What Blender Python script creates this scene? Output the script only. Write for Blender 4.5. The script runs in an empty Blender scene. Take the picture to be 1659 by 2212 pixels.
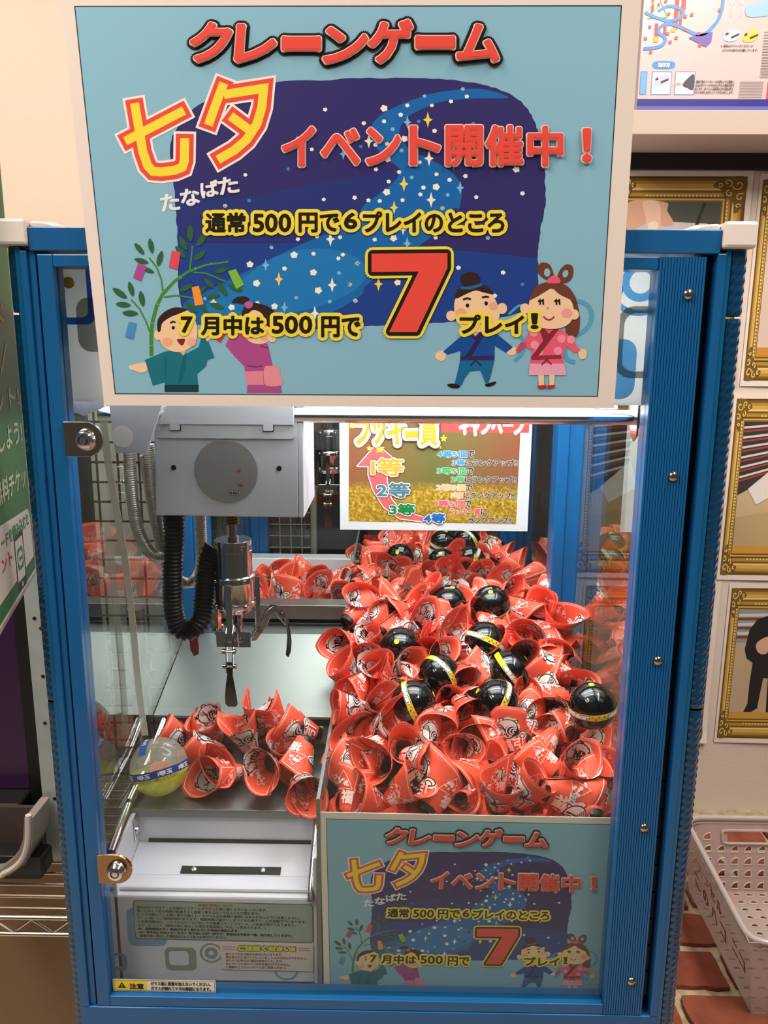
import bpy, bmesh, math, random
from mathutils import Vector, Matrix
from mathutils.geometry import tessellate_polygon
random.seed(7)
PI = math.pi
S = bpy.context.scene
C = S.collection

# ------------------------------------------------------------------ camera
cam_d = bpy.data.cameras.new('camera'); cam = bpy.data.objects.new('camera', cam_d); C.objects.link(cam)
cam_d.sensor_fit = 'HORIZONTAL'; cam_d.sensor_width = 36.0; cam_d.lens = 36.0 * 1662.0 / 1659.0
cam_d.clip_start = 0.02; cam_d.clip_end = 50
pitch, yaw, roll = 0.2032, 0.0129, 0.00623
def cam_axes():
    cp, sp, cy, sy, cr, sr = math.cos(pitch), math.sin(pitch), math.cos(yaw), math.sin(yaw), math.cos(roll), math.sin(roll)
    rt = Vector((cy, sy, 0)); fw = Vector((-sy * cp, cy * cp, -sp)); up = Vector((-sy * sp, cy * sp, cp))
    return rt * cr + up * sr, up * cr - rt * sr, fw
_r, _u, _f = cam_axes()
_m = Matrix((_r, _u, -_f)).transposed().to_4x4(); _m.translation = Vector((0.02161, -0.66904, 0.65668))
cam.matrix_world = _m
S.camera = cam

# ------------------------------------------------------------------ world and room light
S.view_settings.view_transform = 'Standard'; S.view_settings.look = 'None'
S.view_settings.gamma = 1; S.view_settings.use_curve_mapping = False
S.view_settings.exposure = 0.0
w = bpy.data.worlds.new('shop_ambient'); S.world = w; w.use_nodes = True
w.node_tree.nodes['Background'].inputs[0].default_value = (1.0, 0.92, 0.84, 1); w.node_tree.nodes['Background'].inputs[1].default_value = 0.08
def area(name, loc, aim, sx, sy, power, col):
    d = bpy.data.lights.new(name, 'AREA'); d.shape = 'RECTANGLE'; d.size = sx; d.size_y = sy; d.energy = power; d.color = col
    o = bpy.data.objects.new(name, d); C.objects.link(o); o.location = loc
    o.rotation_euler = (Vector(aim) - Vector(loc)).to_track_quat('-Z', 'Y').to_euler(); return o
# fluorescent ceiling fixtures of the shop (ceiling about 1.75 m above the bottom of the machine's door)
area('ceiling_light_a', (-0.7, -0.45, 1.75), (-0.7, -0.45, 0), 0.25, 1.2, 31, (1.0, 0.92, 0.84))
area('ceiling_light_b', (0.8, -0.45, 1.75), (0.8, -0.45, 0), 0.25, 1.2, 31, (1.0, 0.92, 0.84))
area('ceiling_light_c', (-1.15, -0.75, 1.75), (-1.15, -0.75, 0), 0.25, 1.2, 22, (1.0, 0.86, 0.72))
area('ceiling_light_d', (0.8, 0.1, 1.75), (0.8, 0.1, 0), 0.25, 0.9, 6, (1.0, 0.86, 0.72))
# white LED strips under the roof of the two back-to-back cabinets
area('cabinet_led_near', (0.02, 0.22, 0.715), (0.02, 0.22, 0), 0.46, 0.26, 3.0, (0.97, 0.98, 1.0))
area('cabinet_led_far', (0.0, 0.70, 0.715), (0.0, 0.70, 0), 0.42, 0.34, 4.6, (0.97, 0.98, 1.0))

# ------------------------------------------------------------------ materials
def lin(c):
    c = c / 255.0
    return c / 12.92 if c <= 0.04045 else ((c + 0.055) / 1.055) ** 2.4
_mats = {}
def mat(name, rgb=(200, 200, 200), rough=0.5, metal=0.0, coat=0.0, trans=0.0, alpha=1.0, emit=0.0, bump=None, var=None, spec=0.5, ior=1.45):
    """a procedural material; bump = (scale, strength), var = (scale, amount, rgb2)"""
    if name in _mats: return _mats[name]
    m = bpy.data.materials.new(name); m.use_nodes = True; nt = m.node_tree; b = nt.nodes['Principled BSDF']
    col = (lin(rgb[0]), lin(rgb[1]), lin(rgb[2]), 1)
    b.inputs['Base Color'].default_value = col; b.inputs['Roughness'].default_value = rough; b.inputs['Metallic'].default_value = metal
    b.inputs['Coat Weight'].default_value = coat; b.inputs['Coat Roughness'].default_value = 0.08
    b.inputs['Transmission Weight'].default_value = trans; b.inputs['Alpha'].default_value = alpha; b.inputs['IOR'].default_value = ior
    b.inputs['Specular IOR Level'].default_value = spec
    if emit: b.inputs['Emission Color'].default_value = col; b.inputs['Emission Strength'].default_value = emit
    if bump or var:
        tc = nt.nodes.new('ShaderNodeTexCoord')
    if var:
        n = nt.nodes.new('ShaderNodeTexNoise'); n.inputs['Scale'].default_value = var[0]; n.inputs['Detail'].default_value = 4
        nt.links.new(tc.outputs['Object'], n.inputs['Vector'])
        mx = nt.nodes.new('ShaderNodeMix'); mx.data_type = 'RGBA'
        mx.inputs[6].default_value = col; r2 = var[2]; mx.inputs[7].default_value = (lin(r2[0]), lin(r2[1]), lin(r2[2]), 1)
        mr = nt.nodes.new('ShaderNodeMapRange'); mr.inputs[1].default_value = 0.35; mr.inputs[2].default_value = 0.65; mr.inputs[4].default_value = var[1]
        nt.links.new(n.outputs[0], mr.inputs[0]); nt.links.new(mr.outputs[0], mx.inputs[0]); nt.links.new(mx.outputs[2], b.inputs['Base Color'])
    if bump:
        n = nt.nodes.new('ShaderNodeTexNoise'); n.inputs['Scale'].default_value = bump[0]; n.inputs['Detail'].default_value = 3
        nt.links.new(tc.outputs['Object'], n.inputs['Vector'])
        bp = nt.nodes.new('ShaderNodeBump'); bp.inputs['Strength'].default_value = bump[1]; bp.inputs['Distance'].default_value = 0.002
        nt.links.new(n.outputs[0], bp.inputs['Height']); nt.links.new(bp.outputs[0], b.inputs['Normal'])
    _mats[name] = m; return m
def brushed(name, rgb, rough, axis, metal=1.0, scale=260, strength=0.25):
    """fine parallel brushing or ribbing along one axis"""
    if name in _mats: return _mats[name]
    m = mat(name, rgb, rough, metal); nt = m.node_tree; b = nt.nodes['Principled BSDF']
    tc = nt.nodes.new('ShaderNodeTexCoord'); mp = nt.nodes.new('ShaderNodeMapping')
    mp.inputs['Scale'].default_value = tuple(1.5 if i == axis else scale for i in range(3))
    n = nt.nodes.new('ShaderNodeTexNoise'); n.inputs['Scale'].default_value = 1.0; n.inputs['Detail'].default_value = 3
    bp = nt.nodes.new('ShaderNodeBump'); bp.inputs['Strength'].default_value = strength; bp.inputs['Distance'].default_value = 0.0006
    nt.links.new(tc.outputs['Object'], mp.inputs[0]); nt.links.new(mp.outputs[0], n.inputs['Vector'])
    nt.links.new(n.outputs[0], bp.inputs['Height']); nt.links.new(bp.outputs[0], b.inputs['Normal'])
    return m
def glass(name, tint=(250, 252, 250), base=0.035, gain=0.85, rough=0.0, power=5):
    """clear pane: see-through with a mirror share that grows at grazing angles"""
    if name in _mats: return _mats[name]
    m = bpy.data.materials.new(name); m.use_nodes = True; nt = m.node_tree; nt.nodes.clear()
    out = nt.nodes.new('ShaderNodeOutputMaterial'); mx = nt.nodes.new('ShaderNodeMixShader')
    tr = nt.nodes.new('ShaderNodeBsdfTransparent'); tr.inputs[0].default_value = (lin(tint[0]), lin(tint[1]), lin(tint[2]), 1)
    gl = nt.nodes.new('ShaderNodeBsdfGlossy'); gl.inputs['Roughness'].default_value = rough
    lw = nt.nodes.new('ShaderNodeLayerWeight'); lw.inputs[0].default_value = 0.5
    pw = nt.nodes.new('ShaderNodeMath'); pw.operation = 'POWER'; pw.inputs[1].default_value = power
    mu = nt.nodes.new('ShaderNodeMath'); mu.operation = 'MULTIPLY_ADD'; mu.inputs[1].default_value = gain; mu.inputs[2].default_value = base
    nt.links.new(lw.outputs['Facing'], pw.inputs[0]); nt.links.new(pw.outputs[0], mu.inputs[0]); nt.links.new(mu.outputs[0], mx.inputs[0])
    nt.links.new(tr.outputs[0], mx.inputs[1]); nt.links.new(gl.outputs[0], mx.inputs[2]); nt.links.new(mx.outputs[0], out.inputs[0])
    _mats[name] = m; return m
def ink(rgb, rough=0.38): return mat('print_%d_%d_%d' % tuple(rgb), rgb, rough)

# ------------------------------------------------------------------ mesh helpers
class MB:
    """collects shapes; build() links them as one mesh object"""
    def __init__(self): self.v = []; self.f = []; self.m = []
    def add(self, vs, fs, m=0):
        o = len(self.v); self.v += [tuple(p) for p in vs]; self.f += [tuple(i + o for i in q) for q in fs]; self.m += [m] * len(fs); return self
    def box(self, x0, x1, y0, y1, z0, z1, m=0):
        return self.add([(x0, y0, z0), (x1, y0, z0), (x1, y1, z0), (x0, y1, z0), (x0, y0, z1), (x1, y0, z1), (x1, y1, z1), (x0, y1, z1)],
                        [(0, 3, 2, 1), (4, 5, 6, 7), (0, 1, 5, 4), (1, 2, 6, 5), (2, 3, 7, 6), (3, 0, 4, 7)], m)
    def tube(self, path, r, n=10, m=0, caps=True, closed=False):
        """round tube along a path; r is a number or one radius per point"""
        path = [Vector(p) for p in path]; k = len(path); rs = r if isinstance(r, (list, tuple)) else [r] * k
        vs = []; fs = []; prev = None
        for i, p in enumerate(path):
            a = path[i - 1] if i else (path[-1] if closed else path[0]); b = path[(i + 1) % k] if (i < k - 1 or closed) else path[i]
            t = (b - a); t = t.normalized() if t.length > 1e-12 else Vector((0, 0, 1))
            if prev is None:
                prev = t.orthogonal().normalized()
            prev = (prev - t * prev.dot(t)); prev = prev.normalized() if prev.length > 1e-9 else t.orthogonal().normalized()
            q = t.cross(prev)
            for j in range(n):
                an = 2 * PI * j / n; vs.append(p + (prev * math.cos(an) + q * math.sin(an)) * rs[i])
        for i in range(k if closed else k - 1):
            i2 = (i + 1) % k
            for j in range(n):
                fs.append((i * n + j, i * n + (j + 1) % n, i2 * n + (j + 1) % n, i2 * n + j))
        if caps and not closed:
            fs.append(tuple(range(n))[::-1]); fs.append(tuple((k - 1) * n + j for j in range(n)))
        return self.add(vs, fs, m)
    def cyl(self, p0, p1, r0, r1=None, n=16, m=0): return self.tube([p0, p1], [r0, r0 if r1 is None else r1], n, m)
    def lathe(self, prof, n=24, o=(0, 0, 0), ax=(0, 0, 1), m=0):
        """profile of (radius, height) turned about an axis"""
        ax = Vector(ax).normalized(); a = ax.orthogonal().normalized(); b = ax.cross(a); o = Vector(o); vs = []; fs = []
        for (r, z) in prof:
            for j in range(n):
                an = 2 * PI * j / n; vs.append(o + ax * z + (a * math.cos(an) + b * math.sin(an)) * max(r, 1e-5))
        for i in range(len(prof) - 1):
            for j in range(n): fs.append((i * n + j, i * n + (j + 1) % n, (i + 1) * n + (j + 1) % n, (i + 1) * n + j))
        fs.append(tuple(range(n))[::-1]); fs.append(tuple((len(prof) - 1) * n + j for j in range(n)))
        return self.add(vs, fs, m)
    def sphere(self, c, r, n=24, k=14, m=0, sq=1.0):
        return self.lathe([(r * math.sin(PI * i / k), -r * sq * math.cos(PI * i / k)) for i in range(k + 1)], n, c, (0, 0, 1), m)
    def prism(self, pts, fr, h0, h1, m=0):
        """outline in the plane of fr, given thickness"""
        n = len(pts); vs = [fr(x, y, h0) for x, y in pts] + [fr(x, y, h1) for x, y in pts]
        tris = tessellate_polygon([[Vector((x, y, 0)) for x, y in pts]])
        fs = [tuple(t) for t in tris] + [tuple(i + n for i in t) for t in tris] + [(i, (i + 1) % n, n + (i + 1) % n, n + i) for i in range(n)]
        return self.add(vs, fs, m)
    def bar(self, p0, p1, wa, wb, up=(0, 0, 1), m=0):
        """square bar between two points, wa wide and wb thick"""
        p0, p1 = Vector(p0), Vector(p1); t = (p1 - p0).normalized(); s = t.cross(Vector(up))
        s = s.normalized() if s.length > 1e-6 else t.orthogonal().normalized(); u = s.cross(t); vs = []
        for p in (p0, p1):
            for a, b in ((-1, -1), (1, -1), (1, 1), (-1, 1)): vs.append(p + s * a * wa / 2 + u * b * wb / 2)
        return self.add(vs, [(0, 3, 2, 1), (4, 5, 6, 7), (0, 1, 5, 4), (1, 2, 6, 5), (2, 3, 7, 6), (3, 0, 4, 7)], m)
    def build(self, name, mats, parent=None, smooth=False, bevel=0, label=None, fix=True, weld=0):
        mats = mats if isinstance(mats, (list, tuple)) else [mats]
        off = parent_loc(parent)
        me = bpy.data.meshes.new(name); me.from_pydata([(p[0] - off[0], p[1] - off[1], p[2] - off[2]) for p in self.v], [], self.f)
        for x in mats: me.materials.append(x)
        me.polygons.foreach_set('material_index', self.m)
        if smooth:
            me.polygons.foreach_set('use_smooth', [True] * len(me.polygons))
        me.update()
        if weld:
            b = bmesh.new(); b.from_mesh(me); bmesh.ops.remove_doubles(b, verts=b.verts, dist=weld); b.to_mesh(me); b.free()
        if fix:
            b = bmesh.new(); b.from_mesh(me); bmesh.ops.recalc_face_normals(b, faces=b.faces); b.to_mesh(me); b.free()
        if smooth:
            me.set_sharp_from_angle(angle=math.radians(38))
        o = bpy.data.objects.new(name, me); C.objects.link(o); o.parent = parent
        if bevel:
            md = o.modifiers.new('bevel', 'BEVEL'); md.width = bevel; md.segments = 2; md.limit_method = 'ANGLE'; md.angle_limit = 0.7
        if label: o['label'] = label
        return o
_loc = {}
def parent_loc(p):
    v = Vector((0, 0, 0))
    while p is not None:
        v += Vector(_loc.get(p.name, (0, 0, 0))); p = p.parent
    return v
def thing(name, label, cat, loc=(0, 0, 0), group=None):
    o = bpy.data.objects.new(name, None); C.objects.link(o); o.location = loc; o.empty_display_size = 0.02; _loc[o.name] = tuple(loc)
    o['label'] = label; o['category'] = cat
    if group: o['group'] = group
    return o
def tag(o, label, cat, group=None):
    o['label'] = label; o['category'] = cat
    if group: o['group'] = group
    return o
def struct(o, label=None):
    o['kind'] = 'structure'
    if label: o['label'] = label
    return o
def copy_tree(o, parent=None):
    c = o.copy(); C.objects.link(c); c.parent = parent
    for ch in list(o.children): copy_tree(ch, c)
    return c
def frame(o, ux, uy):
    """plane with its origin and two axes; returns (x, y, height) -> point"""
    o = Vector(o); ux = Vector(ux).normalized(); uy = Vector(uy).normalized(); n = ux.cross(uy).normalized()
    return lambda x, y, h=0.0: o + ux * x + uy * y + n * h
def spline(pts, k=6, closed=True):
    """Catmull-Rom through 2-D or 3-D points"""
    n = len(pts); out = []
    rng = range(n) if closed else range(n - 1)
    for i in rng:
        g = (lambda j: pts[j % n]) if closed else (lambda j: pts[min(max(j, 0), n - 1)])
        p0, p1, p2, p3 = g(i - 1), g(i), g(i + 1), g(i + 2)
        for s in range(k):
            t = s / k
            out.append(tuple(0.5 * (2 * b + (c - a) * t + (2 * a - 5 * b + 4 * c - d) * t * t + (3 * b - a - 3 * c + d) * t ** 3) for a, b, c, d in zip(p0, p1, p2, p3)))
    if not closed: out.append(tuple(pts[-1]))
    return out
def rrect(x0, y0, x1, y1, r, k=5):
    out = []
    for cx, cy, a in ((x1 - r, y1 - r, 0), (x0 + r, y1 - r, 90), (x0 + r, y0 + r, 180), (x1 - r, y0 + r, 270)):
        for i in range(k + 1):
            t = math.radians(a + 90 * i / k); out.append((cx + r * math.cos(t), cy + r * math.sin(t)))
    return out
def ell(cx, cy, rx, ry=None, n=20, rot=0.0):
    ry = rx if ry is None else ry; c, s = math.cos(rot), math.sin(rot)
    return [(cx + rx * math.cos(2 * PI * i / n) * c - ry * math.sin(2 * PI * i / n) * s, cy + rx * math.cos(2 * PI * i / n) * s + ry * math.sin(2 * PI * i / n) * c) for i in range(n)]
def arc(cx, cy, r, a0, a1, n=12, ry=None):
    ry = r if ry is None else ry
    return [(cx + r * math.cos(math.radians(a0 + (a1 - a0) * i / n)), cy + ry * math.sin(math.radians(a0 + (a1 - a0) * i / n))) for i in range(n + 1)]

# ------------------------------------------------------------------ flat print (lettering and pictures on paper)
_gl = {}
def glyph(ch):
    if ch not in _gl:
        c = bpy.data.curves.new('glyph', 'FONT'); c.body = ch; c.size = 1.0; c.resolution_u = 3
        o = bpy.data.objects.new('glyph', c); C.objects.link(o); bpy.context.view_layer.update()
        me = o.to_mesh(); vs = [(v.co.x, v.co.y) for v in me.vertices]; fs = [tuple(p.vertices) for p in me.polygons]
        o.to_mesh_clear(); bpy.data.objects.remove(o); bpy.data.curves.remove(c)
        _gl[ch] = (vs, fs)
    return _gl[ch]
def ring(r, n):
    return [(0, 0)] if r <= 0 else [(r * math.cos(2 * PI * i / n), r * math.sin(2 * PI * i / n)) for i in range(n)]
class Print:
    """drawing in 2-D (y down, as one reads a sheet); at(x, y, h) puts it on the surface; each call lies a hair above the last"""
    def __init__(self, at, base=0.0, step=0.00003, rough=0.38):
        self.at = at; self.h = base; self.step = step; self.rough = rough; self.clear()
    def clear(self): self.V = []; self.F = []; self.MI = []; self.cols = []
    def _put(self, vs, fs, col):
        if col not in self.cols: self.cols.append(col)
        o = len(self.V); self.V += [(x, y, self.h) for x, y in vs]; self.F += [tuple(i + o for i in f) for f in fs]; self.MI += [self.cols.index(col)] * len(fs)
    def up(self, k=1): self.h += self.step * k
    def shape(self, vs, fs, col, grow=0.0, n=12):
        self.up()
        for dx, dy in ring(grow, n): self.h += 7e-6; self._put([(x + dx, y + dy) for x, y in vs], fs, col)
        if grow > 0: self.h += 7e-6; self._put(vs, fs, col)
    def poly(self, pts, col, grow=0.0, outline=()):
        fs = [tuple(t) for t in tessellate_polygon([[Vector((x, y, 0)) for x, y in pts]])]
        for c, r in outline: self.shape(pts, fs, c, r)
        self.shape(pts, fs, col, grow)
    def smooth(self, pts, col, k=5, **kw): self.poly(spline(pts, k), col, **kw)
    def _stroke(self, pts, w):
        vs = []; fs = []; n = len(pts)
        for i, p in enumerate(pts):
            a = pts[max(i - 1, 0)]; b = pts[min(i + 1, n - 1)]
            d1 = (p[0] - a[0], p[1] - a[1]); d2 = (b[0] - p[0], b[1] - p[1])
            if i == 0: d1 = d2
            if i == n - 1: d2 = d1
            l1 = math.hypot(*d1) or 1; l2 = math.hypot(*d2) or 1
            t = (d1[0] / l1 + d2[0] / l2, d1[1] / l1 + d2[1] / l2); lt = math.hypot(*t) or 1; t = (t[0] / lt, t[1] / lt)
            k = max(0.45, abs(t[0] * d1[0] / l1 + t[1] * d1[1] / l1)); hw = (w[i] if isinstance(w, (list, tuple)) else w) / 2 / k
            vs += [(p[0] - t[1] * hw, p[1] + t[0] * hw), (p[0] + t[1] * hw, p[1] - t[0] * hw)]
        for i in range(n - 1): fs.append((2 * i, 2 * i + 1, 2 * i + 3, 2 * i + 2))
        return vs, fs
    def stroke(self, pts, w, col, grow=0.0):
        vs, fs = self._stroke(pts, w); self.shape(vs, fs, col, grow)
    def strokes(self, lines, w, layers):
        """several strokes drawn together, once per (colour, extra width)"""
        for col, g in layers:
            self.up()
            for pts in lines:
                pts = list(pts); e = g / 2
                a, b = Vector(pts[0]), Vector(pts[1]); d = (a - b).normalized() * e; pts[0] = (a.x + d.x, a.y + d.y)
                a, b = Vector(pts[-1]), Vector(pts[-2]); d = (a - b).normalized() * e; pts[-1] = (a.x + d.x, a.y + d.y)
                vs, fs = self._stroke(pts, w + g); self.h += 7e-6; self._put(vs, fs, col)
    def text(self, s, box, col, bold=0.0, outline=(), rot=0.0, skew=0.0, fit=True, n=18):
        """lettering fitted to box (x0, y0, x1, y1); outline is a list of (colour, extra radius), widest first"""
        x0, y0, x1, y1 = box; vs = []; fs = []; pen = 0.0
        for ch in s:
            if ch == ' ': pen += 0.4; continue
            g, f = glyph(ch); adv = 1.0 if ord(ch) > 0x2000 else (max(p[0] for p in g) + 0.06)
            o = len(vs); vs += [(p[0] + pen, p[1]) for p in g]; fs += [tuple(i + o for i in q) for q in f]; pen += adv
        xa = min(p[0] for p in vs); xb = max(p[0] for p in vs); ya = min(p[1] for p in vs); yb = max(p[1] for p in vs)
        if not fit: ya, yb = -0.08, 0.86
        b = bold; sx = (x1 - x0 - 2 * b) / (xb - xa); sy = (y1 - y0 - 2 * b) / (yb - ya)
        cx, cy = (x0 + x1) / 2, (y0 + y1) / 2; c, sn = math.cos(rot), math.sin(rot); out = []
        for p in vs:
            x = x0 + b + (p[0] - xa) * sx - cx; y = y1 - b - (p[1] - ya) * sy - cy; x -= y * skew
            out.append((cx + x * c - y * sn, cy + x * sn + y * c))
        for oc, r in outline: self.shape(out, fs, oc, b + r, n)
        self.shape(out, fs, col, b, n)
    def flush(self, name, parent=None, cuts=None, label=None):
        """links what was drawn since the last flush as one mesh"""
        off = parent_loc(parent); me = bpy.data.meshes.new(name)
        if cuts:
            me.from_pydata(self.V, [], self.F)
            me.polygons.foreach_set('material_index', self.MI)
            b = bmesh.new(); b.from_mesh(me)
            for ax, val in cuts:
                nrm = (1, 0, 0) if ax == 0 else (0, 1, 0); co = (val, 0, 0) if ax == 0 else (0, val, 0)
                bmesh.ops.bisect_plane(b, geom=b.verts[:] + b.edges[:] + b.faces[:], plane_co=co, plane_no=nrm, dist=1e-7)
            for v in b.verts: v.co = Vector(self.at(v.co.x, v.co.y, v.co.z)) - off
            b.to_mesh(me); b.free()
        else:
            me.from_pydata([Vector(self.at(*p)) - off for p in self.V], [], self.F)
            me.polygons.foreach_set('material_index', self.MI)
        for c in self.cols: me.materials.append(c if not isinstance(c, tuple) else ink(c, self.rough))
        me.update(); o = bpy.data.objects.new(name, me); C.objects.link(o); o.parent = parent
        if label: o['label'] = label
        self.clear(); return o
def homography(src, dst):
    """3x3 map that takes four sheet-drawing points to four points of the sheet, for straightening a drawing"""
    import numpy as np
    A = []
    for (x, y), (u, v) in zip(src, dst):
        A.append([x, y, 1, 0, 0, 0, -u * x, -u * y, -u]); A.append([0, 0, 0, x, y, 1, -v * x, -v * y, -v])
    h = np.linalg.svd(np.array(A, float))[2][-1]; h = h / h[8]; h = [float(t) for t in h]
    def f(x, y):
        d = h[6] * x + h[7] * y + h[8]; return (h[0] * x + h[1] * y + h[2]) / d, (h[3] * x + h[4] * y + h[5]) / d
    return f
# ------------------------------------------------------------------ common materials
M_BLUE = brushed('blue_paint', (18, 90, 146), 0.38, 2, 0.0, 500, 0.10)
M_BLUE2 = mat('blue_paint_smooth', (18, 90, 146), 0.32, coat=0.2)
M_TUBE = mat('blue_translucent_tube', (5, 58, 94), 0.10, coat=0.7)
M_TUBE2 = mat('blue_clear_strip', (8, 92, 138), 0.2, coat=0.4)
M_BLACK = mat('black_plastic', (16, 15, 16), 0.45)
M_CAP = mat('white_cap_plastic', (226, 214, 208), 0.42)
M_WHITE = mat('white_board', (226, 226, 232), 0.35, coat=0.2)
M_VIOLET = mat('white_plastic_pale', (224, 221, 230), 0.32, coat=0.2)
M_CHROME = mat('chrome', (225, 225, 228), 0.07, 1.0)
M_NICKEL = mat('nickel', (190, 178, 160), 0.16, 1.0)
M_DARKSTEEL = mat('dark_blade_steel', (96, 88, 84), 0.28, 1.0)
M_STEEL = brushed('brushed_steel', (140, 143, 139), 0.38, 1, 1.0, 420, 0.2)
M_STEELX = brushed('brushed_steel_across', (146, 149, 144), 0.40, 0, 1.0, 420, 0.2)
M_ZINC = mat('zinc', (168, 176, 174), 0.42, 0.35, var=(30, 0.5, (146, 156, 154)))
M_GLASS = glass('window_glass')
M_SIDEGLASS = glass('side_glass', (246, 250, 247), 0.05, 0.85, 0.0, 3)
M_ACRYL = glass('acrylic', (246, 248, 248), 0.03, 0.5)
M_GREYBOX = mat('grey_metal_cover', (196, 196, 202), 0.42)

# ------------------------------------------------------------------ setting
CREAM = mat('cream_wall', (212, 193, 174), 0.8, bump=(120, 0.15), var=(1.5, 0.3, (205, 186, 166)))
struct(MB().box(-3.0, -0.345, 0.72, 0.78, -0.9, 2.0).build('wall_left', CREAM))
struct(MB().box(0.345, 3.0, 0.72, 0.78, -0.9, 2.0).build('wall_right', mat('tan_wall', (222, 206, 192), 0.8, bump=(160, 0.2), var=(2, 0.3, (210, 194, 180)))))
struct(MB().box(-3.0, 3.0, 1.9, 1.96, -0.9, 2.0).build('wall_back', mat('far_wall', (170, 160, 148), 0.8, bump=(90, 0.2))))
struct(MB().box(-3.0, 3.0, -2.5, 1.96, -0.96, -0.9).build('floor', mat('shop_floor', (200, 186, 168), 0.4, var=(3, 0.5, (186, 170, 150)))))
struct(MB().box(-3.0, 3.0, -2.5, 1.96, 2.0, 2.05).build('ceiling', mat('ceiling_board', (235, 230, 222), 0.8)))

# ------------------------------------------------------------------ cabinet frame
cab = thing('crane_game_cabinet', 'blue framed crane game cabinet with glass door, filled with red paper cones', 'arcade machine', (0, 0.2, -0.9))
def part(name, m, mb, par=cab, **kw): return mb.build(name, m, par, **kw)
part('header_bar', M_BLUE2, MB().box(-0.283, 0.288, -0.004, 0.03, 0.7385, 0.7575), bevel=0.0008)
part('bottom_bar', M_BLUE2, MB().box(-0.2915, 0.2935, -0.004, 0.03, -0.036, -0.0005), bevel=0.0008)
part('base_panel', M_WHITE, MB().box(-0.28, 0.28, 0.0, 0.44, -0.9, -0.037), bevel=0.002)
part('roof_panel', M_WHITE, MB().box(-0.29, 0.29, 0.031, 0.445, 0.742, 0.757))
p = part('front_post', M_BLUE2, MB().box(-0.2915, -0.2858, -0.004, 0.035, -0.0005, 0.7385).box(-0.2858, -0.2795, -0.001, 0.035, -0.0005, 0.7385), bevel=0.0006)
p = part('front_post', M_BLUE2, MB().box(0.2862, 0.2935, -0.004, 0.035, -0.0005, 0.7385), bevel=0.0006)
hg = part('hinge_channel', M_BLACK, MB().box(0.2782, 0.2862, 0.012, 0.035, -0.0005, 0.7385))
mb = MB()
for i in range(24): mb.box(0.2784, 0.2860, 0.0085, 0.013, 0.012 + i * 0.0305, 0.012 + i * 0.0305 + 0.0292)
part('hinge_knuckles', mat('black_hinge', (14, 13, 13), 0.3), mb, hg, bevel=0.0008)
for x0, x1 in ((-0.2955, -0.2915), (0.2935, 0.2975)):
    part('light_strip', M_TUBE2, MB().box(x0, x1, -0.003, 0.02, -0.036, 0.742))
def stud_tube(cx, cy, r, z0, z1, n=14, dz=0.0038):
    """moulded light tube with rows of small faceted studs"""
    vs = []; fs = []; k = int((z1 - z0) / dz); 
    for i in range(k + 1):
        for j in range(n):
            a = 2 * PI * j / n; rr = r * (1 + (0.05 if (i % 2 and j % 2) else -0.04)) if 0 < i < k else r * 0.93
            vs.append((cx + rr * math.cos(a), cy + rr * math.sin(a), z0 + (z1 - z0) * i / k))
    for i in range(k):
        for j in range(n): fs.append((i * n + j, i * n + (j + 1) % n, (i + 1) * n + (j + 1) % n, (i + 1) * n + j))
    return MB().add(vs, fs)
for cr, cx in ((0.0068, -0.2982), (0.0086, 0.3046)):
    for z0, z1 in ((0.689, 0.742), (0.335, 0.687), (-0.03, 0.333)):
        part('light_tube', M_TUBE, stud_tube(cx, 0.006, cr, z0, z1))
for s in (-1, 1):
    xa, xb = sorted((s * 0.2885, s * 0.3155)) if s > 0 else (-0.3125, -0.2835)
    m_ = MB().box(xa, xb, -0.0085, 0.03, 0.7425, 0.7635)
    xi, xo = (xa, xa - 0.04) if s > 0 else (xb, xb + 0.04)
    m_.prism([(0, 0.7575), (0, 0.7628), (-s * 0.02, 0.7618), (-s * 0.032, 0.7575)], lambda a, b, h, x=xi: (x + a, h, b), 0.0, 0.03)
    part('corner_cap', M_CAP, m_, bevel=0.0035)

# ------------------------------------------------------------------ door
door = part('door', M_BLUE2, MB().box(-0.2775, -0.2645, -0.003, 0.018, 0.0, 0.736).box(-0.2645, 0.2385, -0.003, 0.018, 0.7258, 0.736)
            .box(-0.2645, 0.2385, -0.003, 0.018, 0.0, 0.0116), bevel=0.0008)
mb = MB(); w = (0.2775 - 0.2388) / 16
for i in range(16):                                                   # ribbed extrusion on the hinge side
    x = 0.2388 + i * w; mb.prism([(x, 0.018), (x, -0.0030), (x + w * 0.2, -0.0038), (x + w * 0.8, -0.0038), (x + w, -0.0030), (x + w, 0.018)], lambda a, b, h: (a, b, h), 0.0008, 0.736)
part('hinge_stile', M_BLUE2, mb, door)
part('door_glass', glass('door_glass', (241, 244, 242)), MB().box(-0.2645, 0.2388, 0.0035, 0.0065, 0.0116, 0.7258), door)
for z in (0.7061, 0.5533, 0.3829, 0.2126, 0.0407):
    part('dome_screw', M_NICKEL, MB().lathe([(0.0044, 0), (0.0044, 0.0006), (0.0040, 0.0015), (0.0028, 0.0024), (0.0012, 0.0029), (0.0001, 0.003)], 16, (0.2645, -0.0037, z), (0, -1, 0)), door, smooth=True)
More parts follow.
